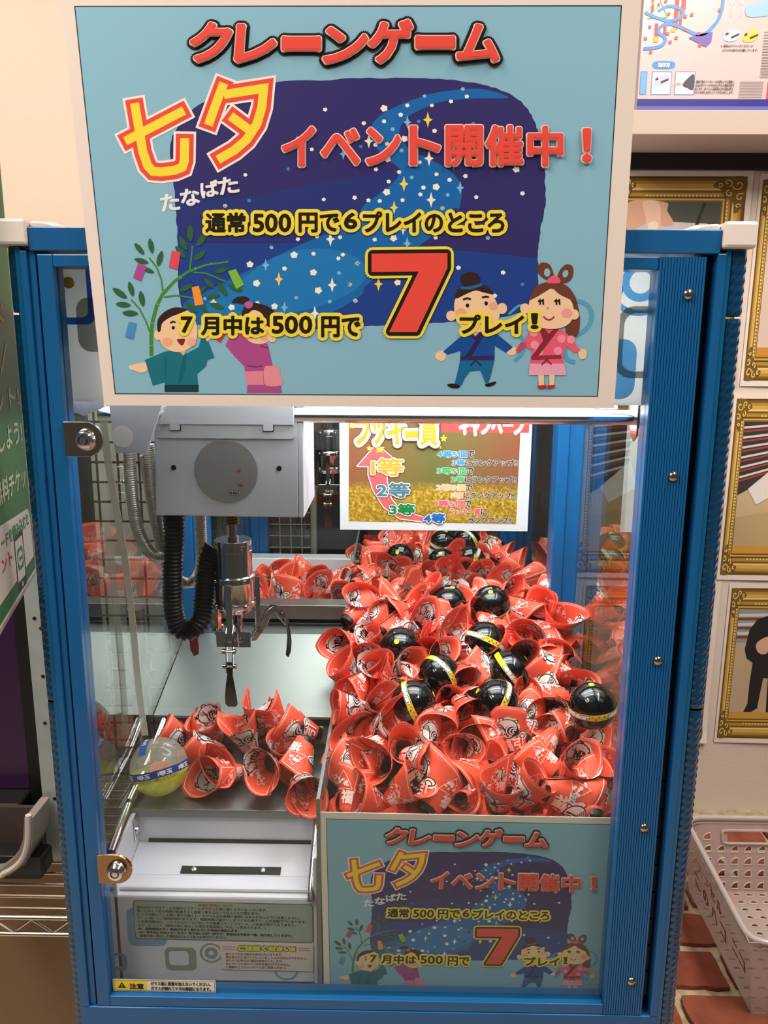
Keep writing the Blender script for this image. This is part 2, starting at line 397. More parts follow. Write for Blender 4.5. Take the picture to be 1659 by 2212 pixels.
def lock(zc, m, n):
    out = [(-0.2650, zc - 0.0152), (-0.2650, zc + 0.0152)] + arc(-0.2465, zc, 0.0152, 90, -90, 14)
    l = part('lock_plate', m, MB().prism(out, lambda a, b, h: (a, h, b), -0.0062, -0.0032), door, bevel=0.0006)
    part('spacer_plate', M_CHROME, MB().prism([(a + 0.0014, b + 0.0004) for a, b in out], lambda a, b, h: (a, h, b), -0.0031, 0.0), l) if False else None
    part('lock_cylinder', M_CHROME, MB().lathe([(0.0098, 0), (0.0098, 0.002), (0.0070, 0.0072), (0.0066, 0.0075), (0.0001, 0.0075)], 28, (-0.2458, -0.0062, zc), (0, -1, 0)), door, smooth=True)
    part('key_slot', M_BLACK, MB().tube([(-0.2458 + 0.0037 * math.cos(2 * PI * i / 24), -0.01372, zc + 0.0037 * math.sin(2 * PI * i / 24)) for i in range(24)], 0.0006, 6, closed=True).box(-0.2466, -0.2450, -0.0142, -0.0137, zc + 0.0036, zc + 0.0052), door)
lock(0.582, M_NICKEL, 1); lock(0.1604, mat('bronze_lock', (176, 140, 102), 0.2, 1.0), 2)

# ------------------------------------------------------------------ inside walls and glass
part('side_glass', M_SIDEGLASS, MB().box(-0.2865, -0.2835, 0.036, 0.40, 0.0, 0.735))
part('side_glass', M_SIDEGLASS, MB().box(0.2835, 0.2865, 0.036, 0.40, 0.0, 0.735))
part('back_glass', M_GLASS, MB().box(-0.25, 0.25, 0.43, 0.433, 0.283, 0.735))
for x0, x1, y0, xm in ((-0.288, -0.250, 0.405, -0.268), (0.250, 0.288, 0.385, 0.266)):
    part('back_post', M_BLUE2, MB().box(x0, xm, 0.405, 0.444, -0.03, 0.742).box(xm, x1, 0.408, 0.444, -0.03, 0.742), bevel=0.001)
part('back_rail', M_BLUE2, MB().box(-0.25, 0.25, 0.41, 0.444, 0.69, 0.742), bevel=0.001)
bb = part('back_beam', M_STEELX, MB().box(-0.25, 0.25, 0.436, 0.47, 0.262, 0.284).box(-0.25, 0.25, 0.44, 0.47, 0.05, 0.255), bevel=0.0008)
part('beam_slot', M_BLACK, MB().box(-0.25, 0.25, 0.445, 0.47, 0.2551, 0.2619), bb)
# printed board hiding the mechanism behind the top of the door
hm = bpy.data.materials.new('milky_acrylic'); hm.use_nodes = True; _n = hm.node_tree
_b = _n.nodes['Principled BSDF']; _b.inputs['Base Color'].default_value = (0.72, 0.72, 0.69, 1); _b.inputs['Roughness'].default_value = 0.4
_t = _n.nodes.new('ShaderNodeBsdfTranslucent'); _t.inputs[0].default_value = (0.9, 0.9, 0.86, 1); _x = _n.nodes.new('ShaderNodeMixShader'); _x.inputs[0].default_value = 0.4
_o = [q for q in _n.nodes if q.type == 'OUTPUT_MATERIAL'][0]; _n.links.new(_b.outputs[0], _x.inputs[1]); _n.links.new(_t.outputs[0], _x.inputs[2]); _n.links.new(_x.outputs[0], _o.inputs[0])
def milky(rgb):
    k = 'milky_%d_%d_%d' % rgb
    if k not in _mats:
        m = hm.copy(); m.name = k; c = (lin(rgb[0]), lin(rgb[1]), lin(rgb[2]), 1)
        for q in m.node_tree.nodes:
            if q.type == 'BSDF_PRINCIPLED': q.inputs['Base Color'].default_value = c
            if q.type == 'BSDF_TRANSLUCENT': q.inputs[0].default_value = c
        for q in m.node_tree.nodes:
            if q.type == 'MIX_SHADER': q.inputs[0].default_value = 0.6
        _mats[k] = m
    return _mats[k]
hp = part('header_board', hm, MB().box(-0.283, 0.283, 0.0285, 0.031, 0.6125, 0.738))
for s in (-1, 1): part('side_board', M_WHITE, MB().box(*sorted((s * 0.2795, s * 0.283)), 0.037, 0.40, 0.6125, 0.738))
pr = Print(lambda x, y, h: (x, 0.0284 - h, y), step=0.00004)
BLU, LBL, GRY = milky((30, 100, 200)), milky((110, 180, 235)), milky((160, 160, 154))
def band(outer, inner, col):
    """closed ring between two outlines with equal point counts"""
    n = len(outer); pr.shape(outer + inner, [(i, (i + 1) % n, n + (i + 1) % n, n + i) for i in range(n)], col)
pr.poly(rrect(-0.2605, 0.6565, -0.2245, 0.7035, 0.0115), GRY)
band(rrect(-0.300 + 0.02, 0.6802, -0.2435, 0.733, 0.008)[0:24], rrect(-0.294 + 0.02, 0.6862, -0.2497, 0.7325, 0.006)[0:24], BLU)
pr.flush('printed_pattern', hp)
pr.h = 0.0
RC = (0.2342, 0.7186)
for r0, r1, c in ((0.0285, 0.0235, LBL), (0.0165, 0.0095, LBL)):
    band([(x, min(y, 0.7372)) for x, y in ell(*RC, r0, n=36)], [(x, min(y, 0.7371)) for x, y in ell(*RC, r1, n=36)], c)
for r0, r1, c in ((0.0125, 0.0105, BLU), (0.0065, 0.001, BLU)): band(ell(0.207, 0.7122, r0, n=30), ell(0.207, 0.7122, r1, n=30), c)
band(rrect(0.2165, 0.6365, 0.28, 0.6985, 0.014), rrect(0.2225, 0.6425, 0.275, 0.6925, 0.010), GRY)
pr.poly(rrect(0.196, 0.6178, 0.2352, 0.6705, 0.0125), LBL)
pr.poly(ell(0.2165, 0.641, 0.0030, 0.0075), milky((240, 240, 236)))
pr.flush('printed_pattern', hp)
part('yellow_sticker_dot', ink((248, 196, 24)), MB().lathe([(0.0050, 0), (0.0050, 0.0005)], 24, (-0.2652, 0.0284, 0.7158), (0, -1, 0)), hp)

part('corner_bracket', M_WHITE, MB().prism([(-0.2810, 0.6125), (-0.2490, 0.6125), (-0.2495, 0.6065), (-0.2700, 0.5975), (-0.2810, 0.6030)], lambda a, b, h: (a, h, b), 0.050, 0.056), bevel=0.0006)
M_LAMP = mat('lamp_tube_glow', (246, 248, 255), 0.4, emit=36.0)
for y in (0.075, 0.225):
    lt = part('lamp_tube', M_LAMP, MB().cyl((-0.10, y, 0.700), (0.262, y, 0.700), 0.008, n=14), smooth=True)
    for x in (0.262, -0.117): part('lamp_holder', M_CAP, MB().box(x, x + 0.017, y - 0.010, y + 0.010, 0.690, 0.740), lt)

# ------------------------------------------------------------------ play area
part('prize_floor', mat('dark_bin', (70, 40, 38), 0.7), MB().box(-0.0485, 0.2835, 0.032, 0.436, 0.02, 0.04))
part('bin_front_panel', M_WHITE, MB().box(-0.0485, 0.2835, 0.028, 0.032, -0.0005, 0.195))
dv = part('divider_panel', M_ACRYL, MB().box(-0.0525, -0.0495, 0.022, 0.43, 0.0, 0.222))
part('divider_edge', mat('acrylic_edge', (120, 126, 126), 0.2), MB().box(-0.0527, -0.0493, 0.022, 0.43, 0.2215, 0.2232).box(-0.0530, -0.0492, 0.0208, 0.0228, 0.0, 0.223), dv)
tray = part('landing_tray', M_STEELX, MB().box(-0.2830, -0.0530, 0.1, 0.252, 0.155, 0.1595).box(-0.272, -0.06, 0.0965, 0.1003, 0.150, 0.1600), bevel=0.0006)
part('tray_back_wall', M_VIOLET, MB().box(-0.262, -0.056, 0.246, 0.252, 0.1596, 0.188).box(-0.262, -0.066, 0.232, 0.2459, 0.184, 0.1885), tray, bevel=0.0006)
part('tray_slot', M_BLACK, MB().box(-0.262, -0.056, 0.240, 0.252, 0.1886, 0.199), tray)
part('tray_rail', M_CHROME, MB().tube([(-0.270, 0.10, 0.166), (-0.270, 0.175, 0.176), (-0.270, 0.252, 0.199)], 0.0055, 12), tray, smooth=True)
part('sloping_plate', M_STEELX, MB().prism([(0.237, 0.2024), (0.40, 0.252), (0.43, 0.254), (0.43, 0.250), (0.40, 0.248), (0.238, 0.1985)], lambda a, b, h: (h, a, b), -0.2830, -0.0535), bevel=0.0004)
# chute
ch = part('chute', M_VIOLET, MB().box(-0.262, -0.058, 0.1005, 0.104, 0.06, 0.1549).box(-0.266, -0.262, 0.03, 0.104, 0.0, 0.1549).box(-0.058, -0.0545, 0.03, 0.104, 0.0, 0.150), bevel=0.0005)
part('chute_slot', M_BLACK, MB().box(-0.25, -0.058, 0.0985, 0.1004, 0.1185, 0.1215), ch)
fl = part('chute_flap', M_VIOLET, MB().prism([(0.100, 0.1175), (0.060, 0.106), (0.060, 0.103), (0.100, 0.1145)], lambda a, b, h: (h, a, b), -0.2615, -0.0585))
part('hinge_strip', M_BLACK, MB().prism([(0.0695, 0.1100), (0.061, 0.1076), (0.061, 0.1066), (0.0695, 0.1090)], lambda a, b, h: (h, a, b), -0.205, -0.097), fl)
for x in (-0.191, -0.116): part('hinge_bolt', M_CHROME, MB().lathe([(0.0032, 0), (0.0030, 0.0016), (0.0016, 0.0026), (0.0001, 0.0028)], 14, (x, 0.065, 0.1088), (0, -0.25, 1)), fl, smooth=True)
fp = part('chute_front_panel', M_VIOLET, MB().box(-0.2835, -0.0565, 0.030, 0.058, 0.0, 0.1035).box(-0.2835, -0.0565, 0.036, 0.058, 0.1035, 0.1085), bevel=0.003)
part('chute_rail', M_CHROME, MB().tube([(-0.0605, 0.027, 0.102), (-0.0605, 0.034, 0.112), (-0.0600, 0.105, 0.156)], 0.0045, 12), ch, smooth=True)
part('chute_rail', M_CHROME, MB().tube([(-0.266, 0.03, 0.152), (-0.270, 0.10, 0.163)], 0.0055, 12), ch, smooth=True)
br = part('rail_bracket', M_CHROME, MB().box(-0.2615, -0.2600, 0.086, 0.099, 0.128, 0.155), ch, bevel=0.001)
part('bracket_bolt', M_CHROME, MB().lathe([(0.004, 0), (0.004, 0.002), (0.002, 0.003)], 12, (-0.2600, 0.092, 0.137), (1, 0, 0)), ch)
# ------------------------------------------------------------------ the festival poster (same sheet in two sizes)
RED, WHT, BLK, YEL = (236, 78, 66), (244, 236, 228), (32, 26, 22), (247, 222, 62)
SKY, NAVY, MIDB, RIV = (138, 188, 210), (52, 46, 108), (34, 66, 146), (26, 104, 178)
SKIN, HAIR = (246, 206, 166), (52, 34, 34)
# the drawing was sketched as seen, so it is straightened from these four corners of the printed field
_sheet = homography([(163, 16), (1341, 14), (1290, 855), (250, 850)], [(0, 0), (1414, 0), (1414, 1000), (0, 1000)])
def zz(ox, oy, k=2.6758): return lambda pts: [(ox + x / k, oy + y / k) for x, y in pts]
z1, z2, z3, z4 = zz(140, 0), zz(740, 0), zz(160, 440), zz(740, 440)
def zb(z, x0, y0, x1, y1):
    (a, b), (c, d) = z([(x0, y0), (x1, y1)]); return (a, b, c, d)
def festival_poster(root, at_sheet, margin):
    """at_sheet(x, y, h): sheet units 0..1414 by 0..1000 with y down"""
    l, t, r, b = margin
    sh = MB(); out = [(-l, -t), (1414 + r, -t), (1414 + r, 1000 + b), (-l, 1000 + b)]
    sh.prism(out, at_sheet, -0.0008, 0.0).build('laminated_sheet', mat('laminated_paper', (236, 222, 212), 0.3, coat=0.25), root)
    ps = Print(at_sheet, step=0.00001)
    ps.poly([(-3, -3), (1417, -3), (1417, 1003), (-3, 1003)], (40, 42, 48)); ps.poly([(0, 0), (1414, 0), (1414, 1000), (0, 1000)], SKY)
    ps.flush('printed_field', root)
    p = Print(lambda x, y, h: at_sheet(*_sheet(x, y), h), base=ps.h, step=0.00001)
    # night sky with its river of stars
    left = z1([(625, 1000), (606, 900), (622, 790), (690, 680), (800, 590), (940, 520), (1200, 478)])
    blob = left + z2([(0, 458), (300, 450), (560, 457), (800, 488), (960, 540), (1060, 620), (1115, 720), (1145, 830), (1168, 980), (1172, 1180)]) \
        + z4([(1160, 60), (1140, 190), (1128, 320), (1132, 460), (1100, 560), (1000, 640), (760, 672), (480, 692), (200, 706), (0, 716)]) + z3([(1400, 724), (1000, 714), (720, 700), (640, 690), (622, 600), (602, 440), (598, 220), (590, 60)])
    rough = []
    sb = spline(blob, 6); rnd = random.Random(3)
    for x, y in sb: rough.append((x + rnd.uniform(-1.6, 1.6), y + rnd.uniform(-1.6, 1.6)))
    p.poly(rough, NAVY)
    low = z3([(600, 222), (900, 232), (1270, 228), (1500, 250), (1659, 262)]) + z4([(300, 262), (690, 272), (900, 292), (1128, 318), (1130, 460), (1098, 560), (1000, 638), (760, 670), (480, 690), (200, 704), (0, 714)]) + z3([(1400, 722), (1000, 712), (720, 698), (640, 688), (620, 560), (604, 400)])
    p.poly(low, MIDB)
    mid = z1([(640, 1090), (1000, 1150), (1659, 1020)]) + z2([(250, 1000), (330, 980), (300, 1060), (150, 1180)]) + z3([(1659, 170), (1270, 226), (600, 220), (598, 100)])
    p.poly(mid, (42, 54, 122))
    rv = z2([(962, 566), (880, 530), (780, 513), (660, 520), (540, 536), (420, 572), (320, 612), (230, 660), (175, 712), (162, 762), (180, 830), (240, 905), (318, 965), (330, 1000), (290, 1060), (200, 1130), (110, 1205)]) \
        + z3([(1659, 110), (1500, 160), (1330, 228), (1180, 300), (1040, 372), (900, 440), (780, 502), (640, 572), (628, 690), (760, 702), (1100, 706), (1300, 690), (1480, 636), (1659, 530)]) \
        + z4([(130, 480), (300, 350), (450, 240), (560, 150), (640, 30)]) + z2([(672, 1210), (690, 1120), (680, 1060), (640, 1005), (560, 950), (470, 905), (385, 860), (336, 800), (330, 750), (352, 705), (410, 655), (560, 592), (700, 574), (820, 568)])
    p.poly(spline(rv, 3), RIV)
    p.smooth(z3([(1180, 300), (1440, 260), (1659, 330), (1659, 470), (1400, 600), (1000, 660), (800, 640), (780, 560), (960, 440)]), (34, 122, 190)) 
    W, Y_, B_ = (246, 242, 228), (246, 216, 84), (132, 188, 224)
    dots = [(z1, x, y, r, c) for x, y, r, c in ((1505, 634, 12, W), (1346, 800, 10, B_), (1428, 864, 11, W), (1291, 978, 10, (60, 140, 200)), (1044, 1012, 11, W), (1066, 1160, 11, (60, 140, 200)), (1497, 1154, 11, W), (928, 1192, 11, W))] \
        + [(z2, x, y, r, c) for x, y, r, c in ((695, 515, 12, B_), (718, 558, 12, W), (627, 587, 12, W), (474, 556, 11, B_), (516, 610, 11, W), (374, 610, 12, W), (240, 627, 20, W), (336, 664, 13, W), (240, 702, 12, W), (123, 713, 12, W), (290, 748, 12, B_), (440, 702, 11, (60, 140, 200)), (532, 757, 13, W), (358, 803, 19, W), (755, 714, 11, (60, 140, 200)), (190, 838, 12, W), (258, 832, 12, Y_), (341, 870, 12, B_), (260, 921, 18, W), (447, 938, 11, W), (193, 980, 12, W), (327, 995, 12, W), (543, 1008, 12, W), (400, 1026, 11, B_), (619, 1040, 13, W), (710, 1018, 13, W), (1004, 979, 19, W), (267, 1050, 12, W), (468, 1085, 13, W), (541, 1081, 20, W), (255, 1111, 20, W), (450, 1124, 12, W), (773, 1140, 12, W), (1040, 1118, 13, W), (608, 1127, 11, B_), (70, 1143, 13, W), (150, 1158, 12, W), (215, 1162, 12, W), (347, 1157, 12, W), (578, 1204, 12, W), (106, 847, 10, (60, 140, 200)))] \
        + [(z3, x, y, r, c) for x, y, r, c in ((1272, 297, 20, W), (1384, 290, 12, W), (1141, 254, 11, B_), (1294, 206, 12, W), (1404, 190, 12, W), (1538, 195, 12, W), (1554, 295, 12, W), (1528, 317, 12, W), (1638, 347, 12, W), (1017, 352, 19, W), (1217, 376, 13, W), (1384, 398, 19, W), (1532, 401, 11, B_), (1055, 461, 20, W), (1412, 502, 20, W), (1594, 468, 12, W), (1284, 544, 11, B_), (1478, 567, 11, B_), (1627, 562, 12, W), (1159, 594, 18, W), (911, 600, 18, W), (1060, 575, 12, W), (757, 550, 10, B_), (874, 14, 12, W))] \
        + [(z4, x, y, r, c) for x, y, r, c in ((86, 346, 13, W), (42, 467, 12, W), (318, 456, 18, W), (186, 208, 12, W), (295, 200, 19, W), (538, 196, 12, W), (670, 370, 13, W), (928, 398, 13, W), (840, 198, 12, B_), (1040, 466, 11, (60, 140, 200)), (73, 561, 12, W), (880, 532, 13, W), (577, 27, 12, W))]
    p.up()
    for z, x, y, r, c in dots:
        cx, cy = z([(x, y)])[0]; r /= 2.68; pts = [(cx + r * (1 + (0.18 if i % 2 else -0.1)) * math.cos(PI * i / 5 + x), cy + r * 0.92 * (1 + (0.18 if i % 2 else -0.1)) * math.sin(PI * i / 5 + x)) for i in range(10)]
        p._put(pts, [tuple(range(10))], c)
    for z, x, y, r, c in ((z2, 493, 692, 46, Y_), (z2, 355, 1063, 46, Y_), (z2, 375, 706, 40, B_), (z2, 152, 815, 44, W), (z2, 500, 915, 46, W), (z2, 680, 1085, 40, B_), (z2, 512, 1155, 46, W), (z2, 298, 1200, 40, Y_), (z3, 1184, 437, 42, Y_), (z3, 1492, 470, 44, W), (z3, 1108, 355, 36, B_), (z3, 1482, 205, 44, W), (z3, 1216, 600, 36, B_), (z3, 806, 570, 36, W), (z3, 1392, 635, 44, W), (z4, 374, 230, 40, B_), (z4, 208, 464, 42, Y_), (z4, 350, 150, 34, W), (z2, 640, 945, 40, B_), (z1, 1610, 890, 36, B_)):
        cx, cy = z([(x, y)])[0]; r /= 2.68
        p._put([(cx, cy - r), (cx + r * .2, cy - r * .2), (cx + r * .6, cy), (cx + r * .2, cy + r * .25), (cx, cy + r), (cx - r * .2, cy + r * .25), (cx - r * .6, cy), (cx - r * .2, cy - r * .2)], [tuple(range(8))], c)
    p.flush('printed_night_sky', root); base = p.h
    # heading
    chars = (('ク', 408, 48, 505, 140), ('レ', 506, 52, 602, 141), ('ー', 606, 78, 697, 116), ('ン', 696, 58, 798, 143), ('ゲ', 792, 42, 893, 142), ('ー', 894, 77, 986, 112), ('ム', 984, 52, 1084, 140))
    for col, g in ((BLK, 13), (WHT, 6.5), (RED, 4)):
        for c, x0, y0, x1, y1 in chars:
            p.text(c, (x0 + 7 - g, y0 + 6 - g, x1 - 7 + g, y1 - 7 + g), col, bold=g, skew=0.08 if c != 'ー' else 0)
    p.flush('heading_lettering', root); p.h = base
    a = [z1([(350, 818), (690, 640)]), z1([(404, 598), (452, 880), (480, 960), (510, 992), (560, 996), (640, 985), (680, 968), (692, 930), (694, 800)])]
    bb_ = [z1([(920, 482), (890, 560), (830, 725)]), z1([(920, 548), (1150, 512), (1140, 620), (1110, 720), (1050, 810), (980, 870), (885, 925)]), z1([(958, 672), (1072, 756)])]
    p.strokes(a + bb_, 19.5, ((WHT, 29), (RED, 19), (YEL, 0)))
    p.flush('festival_name_lettering', root); p.h = base
    for c, x0, y0, x1, y1, k in (('た', 553, 1120, 664, 1222, -.12), ('な', 668, 1090, 782, 1192, -.16), ('ば', 784, 1046, 892, 1142, -.16), ('た', 888, 1022, 1006, 1124, -.16)):
        p.text(c, zb(z1, x0, y0, x1, y1), (240, 240, 240), bold=1.6, rot=k)
    p.flush('reading_lettering', root); p.h = base
    for col, g in (((250, 228, 222), 2.6), (RED, 0)):
        for c, bx in (('イ', (609, 273, 682, 361)), ('ベ', (693, 278, 778, 358)), ('ン', (790, 276, 866, 358)), ('ト', (884, 272, 952, 358)), ('開', (962, 271, 1043, 360)), ('催', (1048, 271, 1130, 360)), ('中', (1138, 273, 1216, 361)), ('！', (1256, 278, 1277, 352))):
            p.text(c, (bx[0] - g, bx[1] - g, bx[2] + g, bx[3] + g), col, bold=3.0 + g)
    p.flush('event_lettering', root); p.h = base
    YO = (248, 224, 66)
    runs = (('通常', zb(z3, 760, 52, 992, 170)), ('500', zb(z3, 1034, 58, 1256, 166)), ('円で', zb(z3, 1298, 52, 1534, 168)), ('6', zb(z4, 8, 52, 86, 148)), ('プレイのところ', zb(z4, 118, 44, 936, 168)))
    runs2 = (('7', zb(z3, 618, 652, 688, 748)), ('月中は', zb(z3, 735, 648, 1100, 762)), ('500', zb(z3, 1144, 648, 1378, 752)), ('円で', (694, 683, 779, 729)), ('プレイ', zb(z4, 676, 640, 1050, 752)), ('！', zb(z4, 1086, 632, 1132, 724)))
    def runset(rs, name):
        for s, bx in rs:
            p.h = base + 0.0005
            for col, g in ((YO, 7.5), (BLK, 0)): p.text(s, (bx[0] - g, bx[1] - g, bx[2] + g, bx[3] + g), col, bold=1.7 + g)
            p.flush(name, root)
    # bamboo with paper strips
    p.h = base
    GRN, LGR, LEAF = (72, 138, 52), (120, 176, 84), (52, 98, 58)
    p.stroke(z3([(448, 880), (446, 780), (452, 690), (478, 590), (512, 524), (580, 450), (660, 394), (760, 356), (892, 336)]), [8, 8, 8, 7.5, 7, 6.5, 6, 4.5, 4], GRN)
    for q in ([(440, 745), (415, 680), (380, 610), (330, 555)], [(513, 505), (505, 440), (478, 370), (434, 312)], [(520, 540), (590, 532), (690, 545)], [(668, 392), (678, 320), (684, 245)], [(690, 398), (760, 402), (880, 452)]): p.stroke(z3(q), 3.4, GRN)
    for q in ([(436, 822), (458, 822)], [(440, 692), (466, 694)], [(470, 578), (494, 586)], [(606, 418), (622, 436)], [(700, 368), (706, 384)], [(790, 340), (794, 356)]): p.stroke(z3(q), 2.0, LGR)
    hh = p.h
    for x, y, l, an in ((378, 262, 42, 50), (446, 245, 44, 80), (497, 318, 46, -75), (390, 332, 42, 15), (430, 386, 36, 20), (265, 518, 50, 35), (330, 494, 44, 75), (285, 584, 44, 5), (392, 550, 46, 80), (325, 634, 46, 2), (672, 172, 50, 88), (632, 230, 46, 60), (738, 208, 50, -55), (615, 280, 44, 50), (728, 300, 44, -40), (852, 386, 42, -15), (782, 460, 42, 45), (858, 495, 46, 55), (650, 486, 44, -30), (735, 505, 38, -45), (806, 536, 42, -10), (680, 600, 44, 40), (744, 600, 38, 45), (826, 592, 44, 20), (935, 490, 44, 20)):
        p.h = hh; p.poly(z3([(x + l * math.cos(t) * math.cos(math.radians(an)) - l * .36 * math.sin(t) * abs(math.sin(t)) ** .4 * math.sin(math.radians(an)), y + l * math.cos(t) * math.sin(math.radians(an)) + l * .36 * math.sin(t) * abs(math.sin(t)) ** .4 * math.cos(math.radians(an))) for t in [2 * PI * i / 14 for i in range(14)]]), LEAF)
    for pts, c in (([(372, 345), (420, 362), (388, 448), (342, 428)], (176, 74, 148)), ([(566, 272), (616, 282), (602, 382), (548, 368)], (226, 76, 96)), ([(680, 484), (722, 476), (750, 582), (700, 592)], (246, 152, 62)), ([(890, 392), (936, 378), (984, 470), (938, 494)], (128, 186, 66)), ([(318, 684), (362, 692), (342, 782), (296, 770)], (76, 142, 204))): p.poly(z3(pts), c)
    p.flush('printed_bamboo', root)
    # child in a teal robe
    p.h = base + 0.00004; TEAL, TEAL2 = (28, 116, 132), (22, 100, 118)
    p.smooth(z3([(318, 940), (350, 928), (420, 922), (420, 968), (380, 978), (350, 966), (322, 958)]), SKIN)
    p.poly(z3([(410, 904), (520, 858), (560, 850), (640, 872), (720, 830), (740, 760), (778, 800), (812, 890), (770, 905), (764, 940), (712, 985), (720, 1086), (524, 1086), (526, 1032), (455, 1052)]), TEAL)
    p.poly(z3([(526, 880), (540, 900), (526, 1032), (522, 1000)]), TEAL2); p.poly(z3([(630, 880), (650, 870), (648, 940), (618, 1040), (600, 1040)]), TEAL2)
    p.poly(z3([(524, 1048), (720, 1048), (720, 1088), (524, 1088)]), (22, 62, 70))
    p.poly(z3([(745, 755), (790, 740), (800, 778), (770, 798)]), SKIN); p.poly(z3([(805, 770), (888, 738), (845, 806)]), (206, 60, 44))
    p.poly(z3([(608, 850), (650, 850), (632, 880)]), (226, 180, 140))
    p.poly(z3(ell(490, 760, 28, 30)), SKIN)
    p.smooth(z3([(486, 730), (490, 680), (520, 640), (580, 605), (640, 610), (690, 650), (712, 720), (706, 790), (670, 835), (610, 858), (550, 848), (505, 810)]), SKIN)
    p.smooth(z3([(484, 736), (486, 670), (530, 622), (590, 600), (640, 608), (656, 616), (600, 640), (560, 656), (512, 690), (500, 738)]), HAIR)
    p.poly(z3(ell(540, 800, 32, 26)), (244, 176, 140)); p.poly(z3(ell(680, 800, 26, 26)), (244, 176, 140))
    p.poly(z3(ell(574, 718, 9, 11)), BLK); p.stroke(z3([(556, 692), (572, 682), (588, 688)]), 3.6, BLK)
    p.smooth(z3([(596, 786), (620, 782), (642, 784), (634, 812), (622, 820), (606, 806)]), (126, 44, 34))
    p.flush('printed_child', root)
    # child in a plum robe
    p.h = base + 0.00004; PLUM, PINK = (176, 78, 144), (228, 138, 156)
    p.poly(z3([(876, 820), (900, 768), (960, 740), (1010, 770), (1060, 800), (1120, 812), (1148, 936), (1196, 1060), (1204, 1094), (1000, 1094), (1002, 1046), (984, 940), (930, 885)]), PLUM)
    p.poly(z3([(986, 970), (1100, 966), (1100, 1048), (1002, 1048)]), PINK); p.poly([(x, y) for x, y in spline(z3([(1100, 950), (1130, 938), (1180, 940), (1192, 960), (1190, 985), (1208, 1025), (1196, 1050), (1140, 1056), (1100, 1040)]), 4)], (232, 146, 160))
    p.stroke(z3([(1092, 966), (1098, 1046)]), 1.5, (196, 104, 130)); p.stroke(z3([(1002, 936), (1046, 944), (1090, 938)]), 2.4, (120, 50, 100)); p.stroke(z3([(1078, 824), (1122, 834)]), 2.4, (120, 50, 100))
    p.smooth(z3([(960, 660), (990, 620), (1040, 600), (1110, 620), (1150, 680), (1152, 740), (1130, 790), (1080, 812), (1020, 800), (975, 750)]), SKIN)
    p.poly(z3(ell(1145, 776, 24, 26)), SKIN); p.poly(z3(ell(1100, 778, 22, 18)), (244, 176, 140))
    p.smooth(z3([(968, 650), (985, 600), (1040, 574), (1110, 590), (1150, 616), (1168, 640), (1180, 700), (1150, 720), (1110, 700), (1090, 640), (1040, 615), (1000, 640)]), HAIR)
    p.smooth(z3([(912, 572), (936, 545), (980, 536), (1012, 550), (1008, 580), (980, 580), (940, 574)]), HAIR)
    p.smooth(z3([(986, 578), (1010, 564), (1032, 574), (1028, 600), (1000, 606)]), (196, 92, 146)); p.smooth(z3([(1012, 760), (1030, 766), (1048, 762), (1036, 778), (1020, 776)]), (150, 60, 50))
    p.flush('printed_child', root)
    # couple hand in hand
    p.h = base + 0.00004; KB = (24, 78, 156)
    p.smooth(z4([(534, 884), (548, 860), (585, 848), (600, 880), (580, 908), (552, 904)]), SKIN); p.smooth(z4([(945, 850), (985, 826), (1005, 838), (1000, 868), (965, 876)]), SKIN)
    p.poly(z4([(668, 780), (730, 735), (820, 735), (890, 750), (985, 830), (945, 862), (880, 820), (878, 910), (680, 910), (682, 850), (606, 872), (580, 856), (610, 830)]), KB)
    p.poly(z4([(680, 905), (878, 905), (858, 990), (845, 1030), (826, 1036), (796, 964), (738, 968), (706, 1010), (688, 1052), (648, 1042), (668, 960)]), (22, 106, 158))
    p.poly(z4([(728, 762), (768, 766), (812, 740), (820, 760), (740, 890), (706, 886), (770, 790)]), (46, 36, 92)); p.poly(z4([(680, 882), (878, 878), (878, 902), (680, 906)]), (52, 42, 92))
    p.stroke(z4([(770, 906), (738, 936)]), 3.6, (52, 42, 92)); p.stroke(z4([(770, 906), (802, 936)]), 3.6, (52, 42, 92))
    p.smooth(z4([(606, 1044), (640, 1040), (676, 1050), (672, 1064), (640, 1066), (612, 1056)]), BLK); p.smooth(z4([(826, 1042), (856, 1034), (886, 1028), (880, 1044), (850, 1056), (828, 1054)]), BLK)
    p.poly(z4([(738, 732), (798, 730), (768, 768)]), (232, 170, 120))
    p.poly(z4(ell(628, 648, 29, 30)), SKIN); p.poly(z4(ell(922, 606, 29, 32)), SKIN)
    p.smooth(z4([(655, 545), (700, 520), (770, 500), (850, 515), (890, 570), (908, 640), (880, 700), (800, 740), (720, 732), (665, 690), (645, 610)]), SKIN)
    p.smooth(z4([(655, 548), (665, 500), (700, 480), (760, 470), (820, 470), (860, 500), (862, 522), (810, 512), (770, 502), (720, 520)]), HAIR); p.poly(z4(ell(738, 436, 58, 42)), HAIR)
    p.poly(z4([(682, 482), (740, 478), (804, 458), (808, 474), (744, 496), (686, 496)]), (30, 110, 150))
    p.poly(z4(ell(684, 630, 32, 26)), (240, 172, 150)); p.poly(z4(ell(872, 590, 26, 22)), (240, 172, 150))
    p.poly(z4(ell(722, 588, 10, 12)), BLK); p.poly(z4(ell(830, 576, 10, 12)), BLK); p.stroke(z4([(696, 554), (720, 546), (742, 552)]), 4, BLK); p.stroke(z4([(806, 542), (828, 536), (846, 540)]), 4, BLK)
    p.stroke(z4([(780, 680), (800, 676), (806, 664)]), 2.4, (150, 50, 40))
    p.flush('printed_couple', root); p.h = base + 0.00004
    BRN, PK = (112, 62, 46), (236, 96, 122)
    SC = (88, 164, 200)
    p.stroke(spline(z4([(960, 640), (1020, 590), (1080, 590)]), 5, False), 5, SC); p.stroke(spline(z4([(1010, 750), (1050, 800), (1040, 860), (995, 910)]), 5, False), 8, SC)
